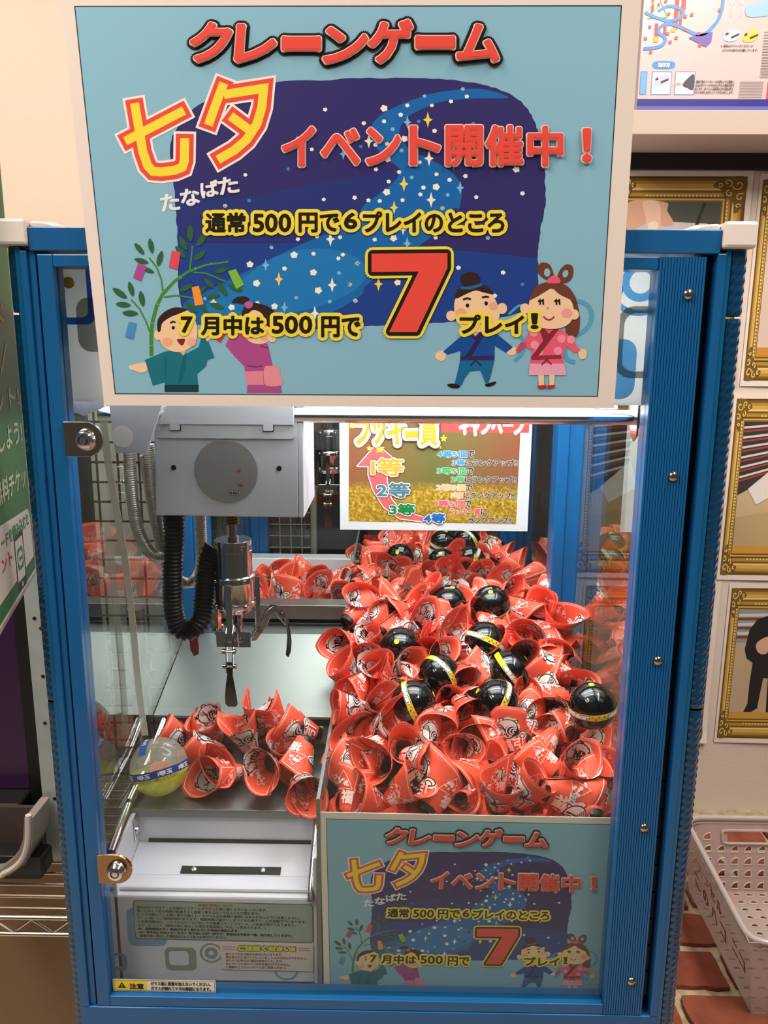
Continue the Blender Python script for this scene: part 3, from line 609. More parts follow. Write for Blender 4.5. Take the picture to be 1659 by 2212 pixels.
    p.stroke(spline(z4([(1360, 560), (1420, 590), (1440, 660), (1400, 730), (1310, 790), (1285, 850), (1300, 900), (1345, 915)]), 5, False), 9, SC)
    p.smooth(z4([(1130, 400), (1128, 360), (1155, 340), (1195, 350), (1215, 390), (1220, 430), (1190, 440), (1160, 430)]), BRN); p.smooth(z4([(1240, 430), (1255, 385), (1290, 352), (1325, 358), (1335, 395), (1320, 440), (1285, 458), (1250, 452)]), BRN)
    p.poly(z4(ell(1182, 398, 18, 24)), SKY); p.poly(z4(ell(1288, 405, 16, 22, rot=.4)), SKY)
    p.smooth(z4([(1290, 560), (1340, 540), (1362, 600), (1372, 680), (1360, 760), (1320, 770), (1290, 740)]), BRN)
    p.poly(z4([(1000, 846), (1030, 800), (1060, 800), (1060, 830), (1010, 866)]), (206, 70, 104)); p.smooth(z4([(1362, 860), (1385, 838), (1412, 852), (1404, 890), (1376, 898)]), SKIN)
    p.poly(z4([(1058, 770), (1085, 735), (1160, 715), (1240, 715), (1290, 745), (1320, 775), (1376, 850), (1340, 862), (1290, 820), (1272, 900), (1280, 925), (1082, 925), (1098, 850), (1062, 830)]), PK)
    for x, y in ((1135, 855), (1245, 850), (1265, 780), (1105, 745), (1110, 815), (1320, 785)): p.poly(z4(ell(x, y, 24, 24)), (244, 150, 172))
    p.poly(z4([(1082, 924), (1280, 924), (1294, 990), (1076, 990)]), (240, 168, 192))
    p.poly(z4([(1135, 716), (1166, 716), (1190, 752), (1232, 714), (1252, 722), (1130, 880), (1086, 892), (1160, 790)]), (136, 44, 56)); p.poly(z4([(1092, 880), (1262, 874), (1266, 894), (1090, 902)]), (150, 50, 64))
    p.stroke(z4([(1180, 900), (1150, 932)]), 3.4, (150, 50, 64)); p.stroke(z4([(1180, 900), (1208, 930)]), 3.4, (150, 50, 64))
    p.poly(z4([(1130, 990), (1164, 990), (1164, 1048), (1134, 1050)]), SKIN); p.poly(z4([(1194, 990), (1226, 990), (1222, 1050), (1196, 1050)]), SKIN)
    p.poly(z4([(1124, 1050), (1176, 1048), (1180, 1066), (1136, 1070)]), (190, 40, 46)); p.poly(z4([(1182, 1050), (1228, 1046), (1226, 1062), (1188, 1070)]), (190, 40, 46))
    p.poly(z4(ell(1054, 606, 28, 30)), SKIN); p.poly(z4(ell(1338, 640, 28, 30)), SKIN)
    p.smooth(z4([(1080, 560), (1110, 520), (1180, 490), (1260, 510), (1320, 560), (1336, 640), (1300, 700), (1220, 724), (1130, 710), (1080, 660)]), SKIN)
    p.smooth(z4([(1078, 556), (1096, 510), (1130, 470), (1200, 452), (1290, 470), (1340, 530), (1350, 570), (1310, 552), (1250, 522), (1210, 490), (1170, 510), (1120, 540)]), BRN)
    p.smooth(z4([(1182, 456), (1190, 430), (1220, 416), (1252, 430), (1258, 456), (1220, 460)]), (236, 92, 120))
    p.poly(z4(ell(1110, 640, 32, 26)), (246, 160, 156)); p.poly(z4(ell(1296, 632, 32, 26)), (246, 160, 156))
    for x in (1146, 1240): p.stroke(z4([(x - 16, 566), (x - 6, 556), (x - 4, 584)]), 3.6, BLK); p.stroke(z4([(x - 4, 566), (x + 12, 556), (x + 14, 584)]), 3.6, BLK)
    p.stroke(spline(z4([(1160, 650), (1180, 668), (1205, 668), (1222, 652)]), 4, False), 3.2, (170, 50, 46)); p.poly(z4(ell(1186, 602, 5, 5)), (220, 110, 80))
    p.flush('printed_couple', root)
    p.h = base + 0.0006
    runset(runs, 'offer_lettering'); runset(runs2, 'offer_lettering')
    seven = z4([(168, 290), (606, 285), (606, 372), (430, 742), (270, 742), (440, 392), (168, 396)])
    fs = [tuple(t) for t in tessellate_polygon([[Vector((x, y, 0)) for x, y in seven]])]
    p.h = base + 0.0005
    for c, g in ((YO, 14), (BLK, 8), (RED, 0)): p.shape(seven, fs, c, g, 16)
    p.flush('large_seven', root)

# big sheet stuck to the top of the cabinet, leaning a little forward
BL, BR, TL = Vector((-0.2168, -0.008, 0.6220)), Vector((0.1931, -0.008, 0.6226)), Vector((-0.2219, -0.027, 0.9112))
def sheet_at(BL, BR, TL):
    ux = (BR - BL) / 1414; uy = (TL - BL) / 1000; n = ux.cross(uy).normalized()
    return lambda x, y, h=0.0: BL + ux * x + uy * (1000 - y) + n * h
pa = thing('poster', 'large laminated star festival poster stuck across the top of the cabinet', 'poster', (-0.01, -0.012, 0.615))
festival_poster(pa, sheet_at(BL, BR, TL), (38, 30, 52, 36))
pb = thing('poster', 'smaller dim star festival poster behind the glass at the bottom of the door', 'poster', (0.1, 0.02, 0.0))
festival_poster(pb, sheet_at(Vector((-0.0403, 0.0215, 0.0012)), Vector((0.2425, 0.0215, -0.0008)), Vector((-0.0428, 0.0215, 0.2004))), (34, 38, 24, 40))
# ------------------------------------------------------------------ crane carriage, claw and cables
def carriage(label, group, dx=0.0, dy=0.0, detail=True):
    g = thing('crane_carriage', label, 'crane', (-0.15, 0.14, 0.60), group)
    gp = lambda name, m, mb, par=g, **kw: mb.build(name, m, par, **kw)
    rail = gp('cross_rail', M_CHROME, MB().cyl((-0.275, 0.105, 0.5955), (0.262, 0.105, 0.5955), 0.0075, n=20), smooth=True)
    gp('rail_flange', M_BLACK, MB().lathe([(0.012, 0), (0.012, 0.0015), (0.009, 0.002), (0.009, 0.006), (0.004, 0.008)], 24, (0.262, 0.105, 0.5945), (1, 0, 0)), rail)
    gp('flange_plate', M_CHROME, MB().prism([(0.093, 0.578), (0.103, 0.572), (0.115, 0.580), (0.117, 0.61), (0.093, 0.61)], lambda a, b, h: (h, a, b), 0.2600, 0.2618), rail)
    gp('cross_rail', M_CHROME, MB().cyl((-0.275, 0.175, 0.5985), (0.262, 0.175, 0.5985), 0.006, n=16), smooth=True)
    box = gp('carriage_cover', M_GREYBOX, MB().prism([(-0.2225, 0.4925), (-0.0760, 0.4915), (-0.0750, 0.5865), (-0.0765, 0.5900), (-0.2190, 0.5905)], lambda a, b, h: (a, h, b), 0.1000, 0.2000), bevel=0.001)
    gp('side_cover', M_GREYBOX, MB().prism([(0.1000, 0.4915), (0.2050, 0.4940), (0.2050, 0.5900), (0.1750, 0.5930), (0.1000, 0.5880)], lambda a, b, h: (h, a, b), -0.0755, -0.0700), box, bevel=0.001)
    gp('top_flange', M_GREYBOX, MB().prism([(-0.2150, 0.5865), (-0.0785, 0.5865), (-0.0785, 0.6120), (-0.2000, 0.6120)], lambda a, b, h: (a, h, b), 0.0955, 0.0985).box(-0.21, -0.0785, 0.0985, 0.20, 0.6060, 0.6120), bevel=0.0006)
    gp('cover_lip', M_GREYBOX, MB().prism([(-0.2150, 0.5725), (-0.0800, 0.5725)] + arc(-0.0815, 0.5755, 0.003, -90, 0, 5) + [(-0.0785, 0.5865), (-0.2050, 0.5865)], lambda a, b, h: (a, h, b), 0.0975, 0.0999), box, bevel=0.0004)
    for x in (-0.197, -0.104): gp('lip_latch', M_GREYBOX, MB().prism(rrect(x - 0.005, 0.5805, x + 0.005, 0.5905, 0.0015), lambda a, b, h: (a, h, b), 0.0950, 0.0954), box); gp('latch_gap', M_BLACK, MB().prism(rrect(x - 0.0056, 0.5795, x + 0.0056, 0.5865, 0.001), lambda a, b, h: (a, h, b), 0.0970, 0.0974), box)
    gp('side_bracket', M_GREYBOX, MB().prism([(-0.2560, 0.5580), (-0.2245, 0.5580), (-0.2040, 0.6120), (-0.2590, 0.6120)], lambda a, b, h: (a, h, b), 0.0880, 0.0905).box(-0.2560, -0.2535, 0.0905, 0.19, 0.558, 0.612), bevel=0.0006)
    gp('white_sticker_dot', ink((236, 222, 214)), MB().lathe([(0.0108, 0), (0.0108, 0.0004)], 28, (-0.2475, 0.0879, 0.5745), (0, -1, 0)))
    for x in (-0.2016, -0.0946): gp('screw_hole', M_BLACK, MB().lathe([(0.0027, 0), (0.0027, 0.0005)], 16, (x, 0.0999, 0.5422), (0, -1, 0)), box)
    if detail:
        em = gp('round_emblem', mat('emblem_silver', (158, 152, 152), 0.35, 0.3), MB().lathe([(0.0322, 0), (0.0322, 0.0006), (0.0316, 0.0008)], 48, (-0.1482, 0.0999, 0.5389), (0, -1, 0)))
        pq = Print(lambda x, y, h: (x, 0.0990 - h, y), step=0.00004)
        pq.poly(rrect(-0.1475, 0.5145, -0.1345, 0.5190, 0.0021), BLK); pq.poly(rrect(-0.1472, 0.5148, -0.1348, 0.5187, 0.0018), (190, 186, 184))
        pq2 = Print(lambda x, y, h: (x, 0.0988 - h, -y), step=0.00004); pq2.text('W.M.H.', (-0.1465, -0.5182, -0.1355, -0.5153), BLK, bold=0.0002)
        for x, y, a in ((-0.1355, 0.5395, 0.5), (-0.1340, 0.5245, -0.3)): pq.poly(ell(x, y, 0.0024, 0.0011, rot=a), (200, 40, 36))
        pq.flush('emblem_print', em); pq2.flush('emblem_lettering', em)
    # claw
    X, Y = -0.1525, 0.14
    cl = gp('claw_motor', mat('claw_chrome', (214, 208, 206), 0.12, 1.0), MB().lathe([(0.0195, 0.4585), (0.0200, 0.4575), (0.0200, 0.4470), (0.0204, 0.4468), (0.0204, 0.4462), (0.0200, 0.4460), (0.0200, 0.4195), (0.0225, 0.4190), (0.0232, 0.4180), (0.0232, 0.4125), (0.0222, 0.4120), (0.0215, 0.4100), (0.0215, 0.3900), (0.0228, 0.3892), (0.0230, 0.3850), (0.0222, 0.3838), (0.0205, 0.3825), (0.0195, 0.3800), (0.0180, 0.3780)], 36, (X, Y, 0)), smooth=True)
    for a in (-50, 40, 130, 220):
        for r, z in ((0.0200, 0.4525), (0.0228, 0.4152), (0.0226, 0.3868)):
            t = math.radians(a); d = Vector((math.cos(t), math.sin(t), 0)); gp('motor_screw', M_NICKEL, MB().lathe([(0.0026, 0), (0.0026, 0.0008), (0.0016, 0.0020), (0.0001, 0.0022)], 12, Vector((X, Y, z)) + d * r, d), cl, smooth=True)
    gp('hoist_shaft', M_NICKEL, MB().cyl((X, Y, 0.458), (X, Y, 0.492), 0.0042, n=14).lathe([(0.0062, 0.458), (0.0062, 0.4615), (0.0045, 0.463)], 16, (X, Y, 0)), smooth=True)
    sp = [(X + 0.0066 * math.cos(t * 0.55), Y + 0.0066 * math.sin(t * 0.55), 0.474 + t * 0.00027) for t in range(70)]
    gp('hoist_spring', mat('spring_brass', (150, 120, 82), 0.3, 1.0), MB().tube(sp, 0.0011, 6), smooth=True)
    gp('plunger_rod', M_CHROME, MB().box(X - 0.0035, X + 0.0035, Y - 0.0035, Y + 0.0035, 0.350, 0.379).cyl((X + 0.006, Y - 0.004, 0.345), (X + 0.006, Y - 0.004, 0.379), 0.0022, n=10), cl, bevel=0.0006)
    gp('claw_yoke', M_CHROME, MB().prism([(-0.021, 0), (-0.012, -0.014), (0.012, -0.014), (0.021, 0), (0.012, 0.014), (-0.012, 0.014)], lambda a, b, h: (X + a, Y + b, 0.346 + h), 0, 0.0014).box(X - 0.019, X + 0.019, Y - 0.0155, Y - 0.0140, 0.340, 0.358), cl, bevel=0.0005)
    for an in (-92, 26, 154):
        t = math.radians(an); d = Vector((math.cos(t), math.sin(t) , 0)); s = Vector((-d.y, d.x, 0)); up = Vector((0, 0, 1)); o = Vector((X, Y, 0))
        P = lambda r, z, q=0.0: o + d * r + up * z + s * q
        fr = lambda a, b, h: P(a, b, h)
        gp('hanger_bar', M_CHROME, MB().prism([(0.0225, 0.352), (0.0275, 0.352), (0.0275, 0.414), (0.0225, 0.414)], fr, -0.0035, 0.0035), cl, bevel=0.0006)
        arm = [(0.018, 0.346), (0.030, 0.3615), (0.036, 0.3740), (0.042, 0.3780), (0.049, 0.3755), (0.0535, 0.3650), (0.0590, 0.3560), (0.0560, 0.3530), (0.0495, 0.3610), (0.0455, 0.3695), (0.0420, 0.3705), (0.0395, 0.3670), (0.0350, 0.3560), (0.0220, 0.3400), (0.016, 0.3400)]
        if an == -92: arm = [(0.012, 0.360), (0.024, 0.3700), (0.031, 0.362), (0.034, 0.338), (0.0345, 0.318), (0.0300, 0.318), (0.0295, 0.338), (0.026, 0.354), (0.014, 0.350)]
        am = gp('claw_arm', M_CHROME, MB().prism(arm, fr, -0.0040, -0.0028).prism(arm, fr, 0.0028, 0.0040), cl, bevel=0.0004)
        bolts = ((0.0250, 0.352), (0.0525, 0.3665), (0.0560, 0.3585)) if an != -92 else ((0.0325, 0.342), (0.0323, 0.325))
        for r, z in bolts: gp('arm_bolt', M_NICKEL, MB().lathe([(0.0030, -0.0075), (0.0030, -0.0045), (0.0014, -0.0044), (0.0014, 0.0044), (0.0030, 0.0045), (0.0030, 0.0068), (0.0018, 0.0076)], 12, P(r, z), s), am, smooth=True)
        if an == -92: sec = [(0.0320, 0.330, 0.0026), (0.0325, 0.315, 0.0030), (0.0330, 0.304, 0.0048), (0.0325, 0.292, 0.0062), (0.0300, 0.281, 0.0068), (0.0285, 0.2770, 0.0042)]
        else: sec = [(0.0555, 0.3640, 0.0022), (0.0590, 0.3540, 0.0026), (0.0600, 0.3460, 0.0048), (0.0610, 0.3340, 0.0064), (0.0600, 0.3220, 0.0066), (0.0580, 0.3140, 0.0038)]
        vs = []; fs = []
        for i, (r, z, hw) in enumerate(sec):
            for q, th in ((-hw, 0), (hw, 0), (hw, 0.0012), (-hw, 0.0012)): vs.append(P(r + th, z, q))
        for i in range(len(sec) - 1):
            for j in range(4): fs.append((4 * i + j, 4 * i + (j + 1) % 4, 4 * i + 4 + (j + 1) % 4, 4 * i + 4 + j))
        fs += [(0, 1, 2, 3), tuple(4 * (len(sec) - 1) + j for j in range(4))]
        gp('claw_blade', M_DARKSTEEL, MB().add(vs, fs), cl, smooth=True)
    return g
def ribbed(path, r, pitch, depth, n=14):
    """corrugated hose along a path"""
    pts = [Vector(p) for p in spline(path, 14, False)]; out = []; rs = []; acc = 0.0; step = pitch / 4; last = pts[0]
    out.append(last); ph = [0.0]
    for q in pts[1:]:
        seg = (q - last).length
        while acc + seg >= step:
            last = last + (q - last).normalized() * (step - acc); seg = (q - last).length; acc = 0.0; out.append(last.copy())
        acc += seg; last = q
    rs = [r - depth * (0, 0.5, 1, 0.5)[i % 4] for i in range(len(out))]
    return MB().tube(out, rs, n)
carA = carriage('crane carriage with grey cover and three-fingered chrome claw above the steel plate', None)
hose = ribbed([(-0.2095, 0.118, 0.492), (-0.2100, 0.116, 0.455), (-0.2125, 0.114, 0.415), (-0.2125, 0.113, 0.385), (-0.2075, 0.114, 0.366), (-0.1960, 0.118, 0.362), (-0.1865, 0.122, 0.372), (-0.1840, 0.127, 0.392), (-0.1825, 0.132, 0.415), (-0.1790, 0.137, 0.440), (-0.1740, 0.140, 0.450)], 0.0113, 0.0042, 0.0022).build('spiral_hose', mat('black_hose', (24, 20, 19), 0.38), carA, smooth=True)
for pth in ([(-0.249, 0.11, 0.562), (-0.250, 0.112, 0.52), (-0.249, 0.12, 0.475), (-0.240, 0.13, 0.445), (-0.228, 0.14, 0.438), (-0.219, 0.15, 0.447), (-0.213, 0.155, 0.48), (-0.212, 0.155, 0.50)],
            [(-0.236, 0.13, 0.562), (-0.235, 0.135, 0.50), (-0.232, 0.15, 0.44), (-0.222, 0.165, 0.405), (-0.207, 0.175, 0.400), (-0.197, 0.175, 0.425), (-0.195, 0.17, 0.495)]):
    ribbed(pth, 0.0066, 0.0024, 0.0008, 12).build('steel_sleeve_cable', mat('braided_steel', (206, 200, 186), 0.32, 0.8), carA, smooth=True)
MB().tube(spline([(-0.243, 0.13, 0.55), (-0.240, 0.135, 0.50), (-0.236, 0.145, 0.455), (-0.226, 0.155, 0.428), (-0.221, 0.16, 0.445)], 8, False), 0.0032, 8).build('steel_sleeve_cable', mat('pale_cable', (214, 208, 196), 0.4), carA, smooth=True)
# clear strap hanging beside the pane
ts = spline([(-0.2795, 0.125, 0.606), (-0.2790, 0.13, 0.54), (-0.2760, 0.15, 0.44), (-0.2750, 0.16, 0.36), (-0.2745, 0.165, 0.28), (-0.272, 0.17, 0.21)], 8, False)
mb = MB()
for a, b in zip(ts, ts[1:]): mb.bar(a, b, 0.0075, 0.0012, (0, 1, 0))
tag(mb.build('plastic_strap', mat('milky_strap', (240, 234, 222), 0.4, alpha=0.6)), 'milky clear plastic strap hanging down by the side pane behind the locks', 'strap')
# ------------------------------------------------------------------ red paper lottery cones
CR, CP, CK, CW = (243, 90, 62), (252, 214, 204), (26, 22, 22), (240, 232, 226)
M_CONE = mat('red_paper', CR, 0.5, var=(60, 0.25, (238, 80, 54)))
M_TIP = mat('black_tip_paper', (20, 18, 18), 0.4)
cone_src = []
def cone_variant(k, r0, r1, L, turn, prof, squash, emblem_t):
    A = 2 * PI * (0.45 * r0 + 0.55 * r1) * turn; N, K = 30, 7
    def ext(t): return prof(t)
    def at_ts(t, s, h=0.0):
        a = 2 * PI * turn * (t - 0.5); rr = r0 + (r1 - r0) * max(s, 0.0) ** 1.15 + 0.0016 * t + h
        rr *= 1 + 0.05 * math.sin(3 * a + k)
        return (rr * math.cos(a), rr * math.sin(a) * squash, (s - 0.5) * L)
    vs = []; fs = []
    for j in range(K + 1):
        for i in range(N + 1):
            t = i / N; vs.append(at_ts(t, (j / K) * (1 + ext(t))))
    for j in range(K):
        for i in range(N): a = j * (N + 1) + i; fs.append((a, a + 1, a + N + 2, a + N + 1))
    mb = MB().add(vs, fs)
    body = mb.build('paper_cone', M_CONE, None, smooth=True, fix=False)
    md = body.modifiers.new('paper', 'SOLIDIFY'); md.thickness = 0.0003; md.offset = 0
    # print in millimetres: x along the wrap, y down from the mouth line
    def side(sign):
        def at(x, y, h):
            t = x / (A * 1000); t = t if sign > 0 else 1 - t
            return at_ts(t, 1 - y / (L * 1000), sign * (0.0003 + h))
        p = Print(at, step=0.00003, rough=0.45); W_, H_ = A * 1000, L * 1000
        top = [(W_ * i / 24, -ext((i / 24) if sign > 0 else 1 - i / 24) * H_ + 3.2) for i in range(1, 24)]
        p.stroke([(3.5, H_ * 0.72)] + [(max(3.5, min(W_ - 3.5, x)), y) for x, y in top] + [(W_ - 3.5, H_ * 0.72)], 0.75, CP)
        ex, ey = W_ * emblem_t, H_ * 0.14; F = 1.32
        # magic mallet: barrel end with wood grain, spiral head, cord loops
        G = lambda pts: [(ex + x * F, ey + y * F) for x, y in pts]
        p.poly(G([(10.6 * math.cos(2 * PI * i / 40) * (1 + 0.05 * math.cos(10 * 2 * PI * i / 40)), 10.2 * math.sin(2 * PI * i / 40) * (1 + 0.05 * math.cos(10 * 2 * PI * i / 40))) for i in range(40)]), CW)
        for a in (-0.5, 0.6, 2.2, 3.6, 4.6): p.poly(G(ell(9.0 * math.cos(a), 8.8 * math.sin(a), 1.9)), CK); p.poly(G(ell(9.0 * math.cos(a), 8.8 * math.sin(a), 1.2)), CW)
        p.poly(G(ell(0, 0, 8.9, 8.7)), CK); p.poly(G(ell(0, 0, 8.1, 7.9)), (238, 230, 222))
        for q in range(6): p.stroke(G(spline([(-7.6 + 1.1 * q, -3 + q * 0.6), (-3.6 + q * .7, -5.6 + q * 1.4), (-1.6, -2 + q * 1.6), (.2, 4.4 + q * .5)], 4, False)), 0.85, CK)
        p.poly(G(ell(4.0, 2.6, 5.4, 4.8, rot=.5)), CK)
        for q, r in ((0.0, 4.3), (0.9, 2.8), (1.7, 1.4)): p.stroke(G(arc(3.9 + q, 2.6 + q * .6, r, 110, 330, 10)), 1.2, CW)
        p.poly(G(ell(13, 8.2, 5.6, 3.6)), CW)
        p.stroke(G([(13 + 4.6 * math.cos(t), 7.4 + 2.6 * math.sin(t)) for t in [2 * PI * i / 16 for i in range(17)]]), 0.95, CK)
        p.stroke(G([(12.4 + 3.0 * math.cos(t), 8.8 + 1.9 * math.sin(t)) for t in [2 * PI * i / 14 for i in range(15)]]), 0.95, CK)
        # barcode
        bx, by = ex - 15, ey + 10; p.poly([(bx - 4.4, by - 3), (bx + 4.4, by - 3), (bx + 4.4, by + 3), (bx - 4.4, by + 3)], CW)
        p.up()
        for q in range(8): xx = bx - 3.8 + q; p._put([(xx, by - 2.4), (xx + (.3 + .35 * (q % 3 == 0)), by - 2.4), (xx + (.3 + .35 * (q % 3 == 0)), by + 1.8), (xx, by + 1.8)], [(0, 1, 2, 3)], CK)
        tx = W_ * emblem_t + 1; p.text('福引', (tx - 17, H_ * 0.44, tx + 16, H_ * 0.78), CP, bold=0.5, n=8)
        p.text('福', (W_ * .82, H_ * 0.46, W_ * .82 + 14, H_ * 0.78), CP, bold=0.5, n=8)
        rnd = random.Random(k)
        for cx in (W_ * 0.16, W_ * 0.84):
            p.stroke([(cx - 9, H_ * .44), (cx, H_ * .02), (cx + 9, H_ * .44), (cx - 9, H_ * .44)], 0.5, CP)
            hh = p.h
            for q in range(9):
                p.h = hh; x_, y_, r_ = cx + rnd.uniform(-5, 5), H_ * .28 + rnd.uniform(-6, 5), rnd.uniform(0.9, 2.8); a_ = rnd.random() * 6
                p.poly([(x_ + r_ * (1 if i % 2 else .5) * math.cos(a_ + PI * i / 5), y_ + r_ * (1 if i % 2 else .5) * math.sin(a_ + PI * i / 5)) for i in range(10)], CP); hh = p.h
        o = p.flush('printed_pattern', None, cuts=[(0, A * 1000 * i / N) for i in range(1, N)] + [(1, H_ * j / K) for j in range(1, K)])
        return o
    prints = [side(1), side(-1)]
    for o in prints: o.parent = body
    vs = []; fs = []; s1 = 0.15
    for lay, h in ((0, 0.0006), (1, -0.0006)):
        for i in range(17):
            t = 0.16 + 0.68 * i / 16; e = s1 * (0.35 + 0.65 * math.sin(PI * i / 16) ** 0.5)
            for s in (-0.03, e): vs.append(at_ts(t, s, h))
    for lay in (0, 1):
        for i in range(16): a = lay * 34 + 2 * i; fs.append((a, a + 1, a + 3, a + 2))
    tip = MB().add(vs, fs).build('black_tip', M_TIP, body, smooth=True, fix=False)
    return body
tri = lambda t, c, w: max(0.0, 1 - abs(t - c) / w)
variants = [
    (1, .0075, .0185, .041, 1.10, lambda t: 0.55 * tri(t, .5, .50), .92, .5),
    (2, .0085, .0205, .040, 1.02, lambda t: 0.50 * max(tri(t, 0, .42), tri(t, 1, .42)), .80, .40),
    (3, .0070, .0180, .043, 1.22, lambda t: 0.48 * max(tri(t, .28, .24), tri(t, .78, .24)), .95, .55),
    (4, .0100, .0215, .038, 0.92, lambda t: 0.62 * tri(t, .46, .5), .66, .46),
    (5, .0080, .0195, .040, 1.06, lambda t: 0.46 * max(tri(t, .0, .3), tri(t, .55, .26), tri(t, 1, .2)), .88, .36),
    (6, .0125, .0240, .037, 0.78, lambda t: 0.58 * max(tri(t, .5, .4), .7 * tri(t, 0, .24)), .74, .5),
]
cone_src = [cone_variant(*v) for v in variants]
cone_used = [False] * len(cone_src)
def put_cone(k, loc, mouth, spin, scale, label, group):
    """places one paper cone; mouth is the direction its wide end points to"""
    k %= len(cone_src)
    if cone_used[k]: o = copy_tree(cone_src[k])
    else: o = cone_src[k]; cone_used[k] = True
    q = Vector(mouth).normalized().to_track_quat('Z', 'Y'); o.rotation_mode = 'QUATERNION'
    o.rotation_quaternion = q @ Vector((0, 0, 1)).rotation_difference(Vector((0, 0, 1))) @ __import__('mathutils').Quaternion((0, 0, 1), spin)
    o.location = loc; o.scale = (scale,) * 3
    return tag(o, label, 'paper cone', group)
def heap_h(y):
    ks = ((.03, .178), (.1, .205), (.2, .236), (.3, .266), (.4, .300), (.43, .302), (.47, .280), (.9, .262), (1.2, .26))
    for (a, b), (c, d) in zip(ks, ks[1:]):
        if y <= c: return b + (d - b) * (y - a) / (c - a)
    return ks[-1][1]
R = random.Random(21)
G_HEAP, G_FAR = 'paper cones heaped in the near prize bin', 'paper cones heaped in the far prize bin'
def direction(lo=-28, hi=58, toward=0.35):
    if R.random() < toward: az = math.radians(R.uniform(210, 330))
    else: az = R.uniform(0, 2 * PI)
    el = math.radians(R.uniform(lo, hi)); return (math.cos(el) * math.cos(az), math.cos(el) * math.sin(az), math.sin(el))
CAPS = [(.101, .385, .306, 0), (.163, .387, .306, 1), (.032, .294, .275, 2), (.144, .300, .282, 3), (.081, .240, .260, 4), (.047, .186, .248, 5), (.146, .182, .252, 6), (.250, .150, .264, 7), (.172, .262, .258, 8)]
CAPF = [(.119, .798, .292, 0), (.108, .652, .292, 1), (.165, .790, .298, 4), (.160, .660, .294, 6), (.034, .700, .288, 2)]
def near_cap(x, y, d=0.034): return any((x - a) ** 2 + (y - b) ** 2 < d * d for a, b, c, q in CAPS + CAPF)
ORD = ('first', 'second', 'third', 'fourth', 'fifth', 'sixth', 'seventh', 'eighth', 'ninth', 'tenth', 'eleventh', 'twelfth', 'thirteenth', 'fourteenth', 'fifteenth')
def look(d):
    return 'mouth up' if d[2] > .75 else ('mouth to the door' if d[1] < -.6 else ('lying sideways' if abs(d[2]) < .3 else 'tilted'))
n = 0; row = 0; yy = 0.072
while yy < 0.425:
    xx = -0.032 + (0.015 if row % 2 else 0); col = 0
    while xx < 0.268:
        x, y = xx + R.uniform(-.008, .008), max(.07, min(.412, yy + R.uniform(-.008, .008))); z = heap_h(y) + R.uniform(-.007, .009) - (0.006 if x < -0.02 else 0)
        if near_cap(x, y, 0.024): z -= 0.026
        x = min(max(x, -0.022 if z < .238 else -0.034), 0.257)
        d = direction()
        if row == 0 and d[1] < -.35: d = (d[0], -.35, abs(d[2]) + .3)
        put_cone(n, (x, y, z), d, R.uniform(0, 6.3), R.uniform(.92, 1.12), 'red paper cone, %s, %s row of near heap, %s from the divider' % (look(d), ORD[row], ORD[col]), G_HEAP); n += 1; col += 1
        xx += 0.0335
    yy += 0.031; row += 1
n_near = n
for i in range(12):                                                   # pressed against the clear divider
    y = 0.065 + i * 0.03; put_cone(n, (-0.024, y, min(heap_h(y), .222) - 0.022), direction(-20, 60, .3), R.uniform(0, 6.3), .95, 'red paper cone pressed against the clear divider, %s back from the door' % ORD[i], G_HEAP); n += 1
yy = 0.50; row = 0
while yy < 0.93:
    xx = -0.022 + (0.02 if row % 2 else 0); col = 0
    while xx < 0.245:
        x, y = xx + R.uniform(-.01, .01), yy + R.uniform(-.01, .01); z = heap_h(y) + R.uniform(-.007, .012)
        if near_cap(x, y, 0.026): z -= 0.03
        d = direction(); put_cone(n, (x, y, z), d, R.uniform(0, 6.3), R.uniform(.95, 1.15), 'red paper cone beyond rear glass, %s, %s row back, %s from divider' % (look(d), ORD[row], ORD[col]), G_FAR); n += 1; col += 1
        xx += 0.042
    yy += 0.040; row += 1
# cones that rolled to the far bin's side shelf
for i in range(15):
    x = -0.215 + 0.0125 * i + R.uniform(-.006, .006); y = 0.535 + (i % 3) * 0.055 + R.uniform(-.01, .01)
    put_cone(n, (x, y, 0.262 + R.uniform(-.004, .008)), direction(0, 70, .5), R.uniform(0, 6.3), 1.05, 'red paper cone on the far shelf behind the claw, %s from the blue post' % ORD[i], 'paper cones on the far shelf'); n += 1
# cones in the landing tray, each as it lies
TRAY = [(-.238, .210, .182, (-.6, -.3, .5), 0, 'standing tilted beside the clear capsule at the tray rail'), (-.205, .226, .186, (-.2, -.4, .8), 1, 'at the back of the steel tray below the plate'), (-.120, .222, .196, (-.5, .1, .8), 2, 'highest at the back of the tray, its corner poking up'),
        (-.192, .160, .180, (.3, -.6, .4), 3, 'lying by the clear capsule with its point down'), (-.158, .200, .190, (-.3, -.2, .9), 4, 'in the middle of the tray leaning on others'), (-.122, .146, .186, (-.15, -.9, .35), 1, 'facing out of the tray with its open mouth showing a black tip'),
        (-.170, .146, .176, (-.5, -.5, .2), 0, 'lying flat near the tray edge with folded corners'), (-.086, .160, .192, (-.2, -.6, -.5), 3, 'resting against the clear divider with its black tip up'), (-.079, .122, .176, (.2, -.7, .1), 2, 'at the tray edge in the corner by the divider'),
        (-.226, .234, .180, (.5, -.3, .6), 4, 'in the back corner of the tray by the rail'), (-.148, .234, .200, (.1, -.2, .95), 5, 'upright at the back of the tray under the claw blade'), (-.088, .212, .198, (-.7, -.2, .4), 0, 'on top of the tray heap beside the divider'), (-.198, .190, .178, (-.8, -.2, .3), 2, 'half hidden in the tray behind the clear capsule'), (-.105, .186, .182, (.2, -.4, .8), 5, 'wedged in the middle of the tray next to the divider')]
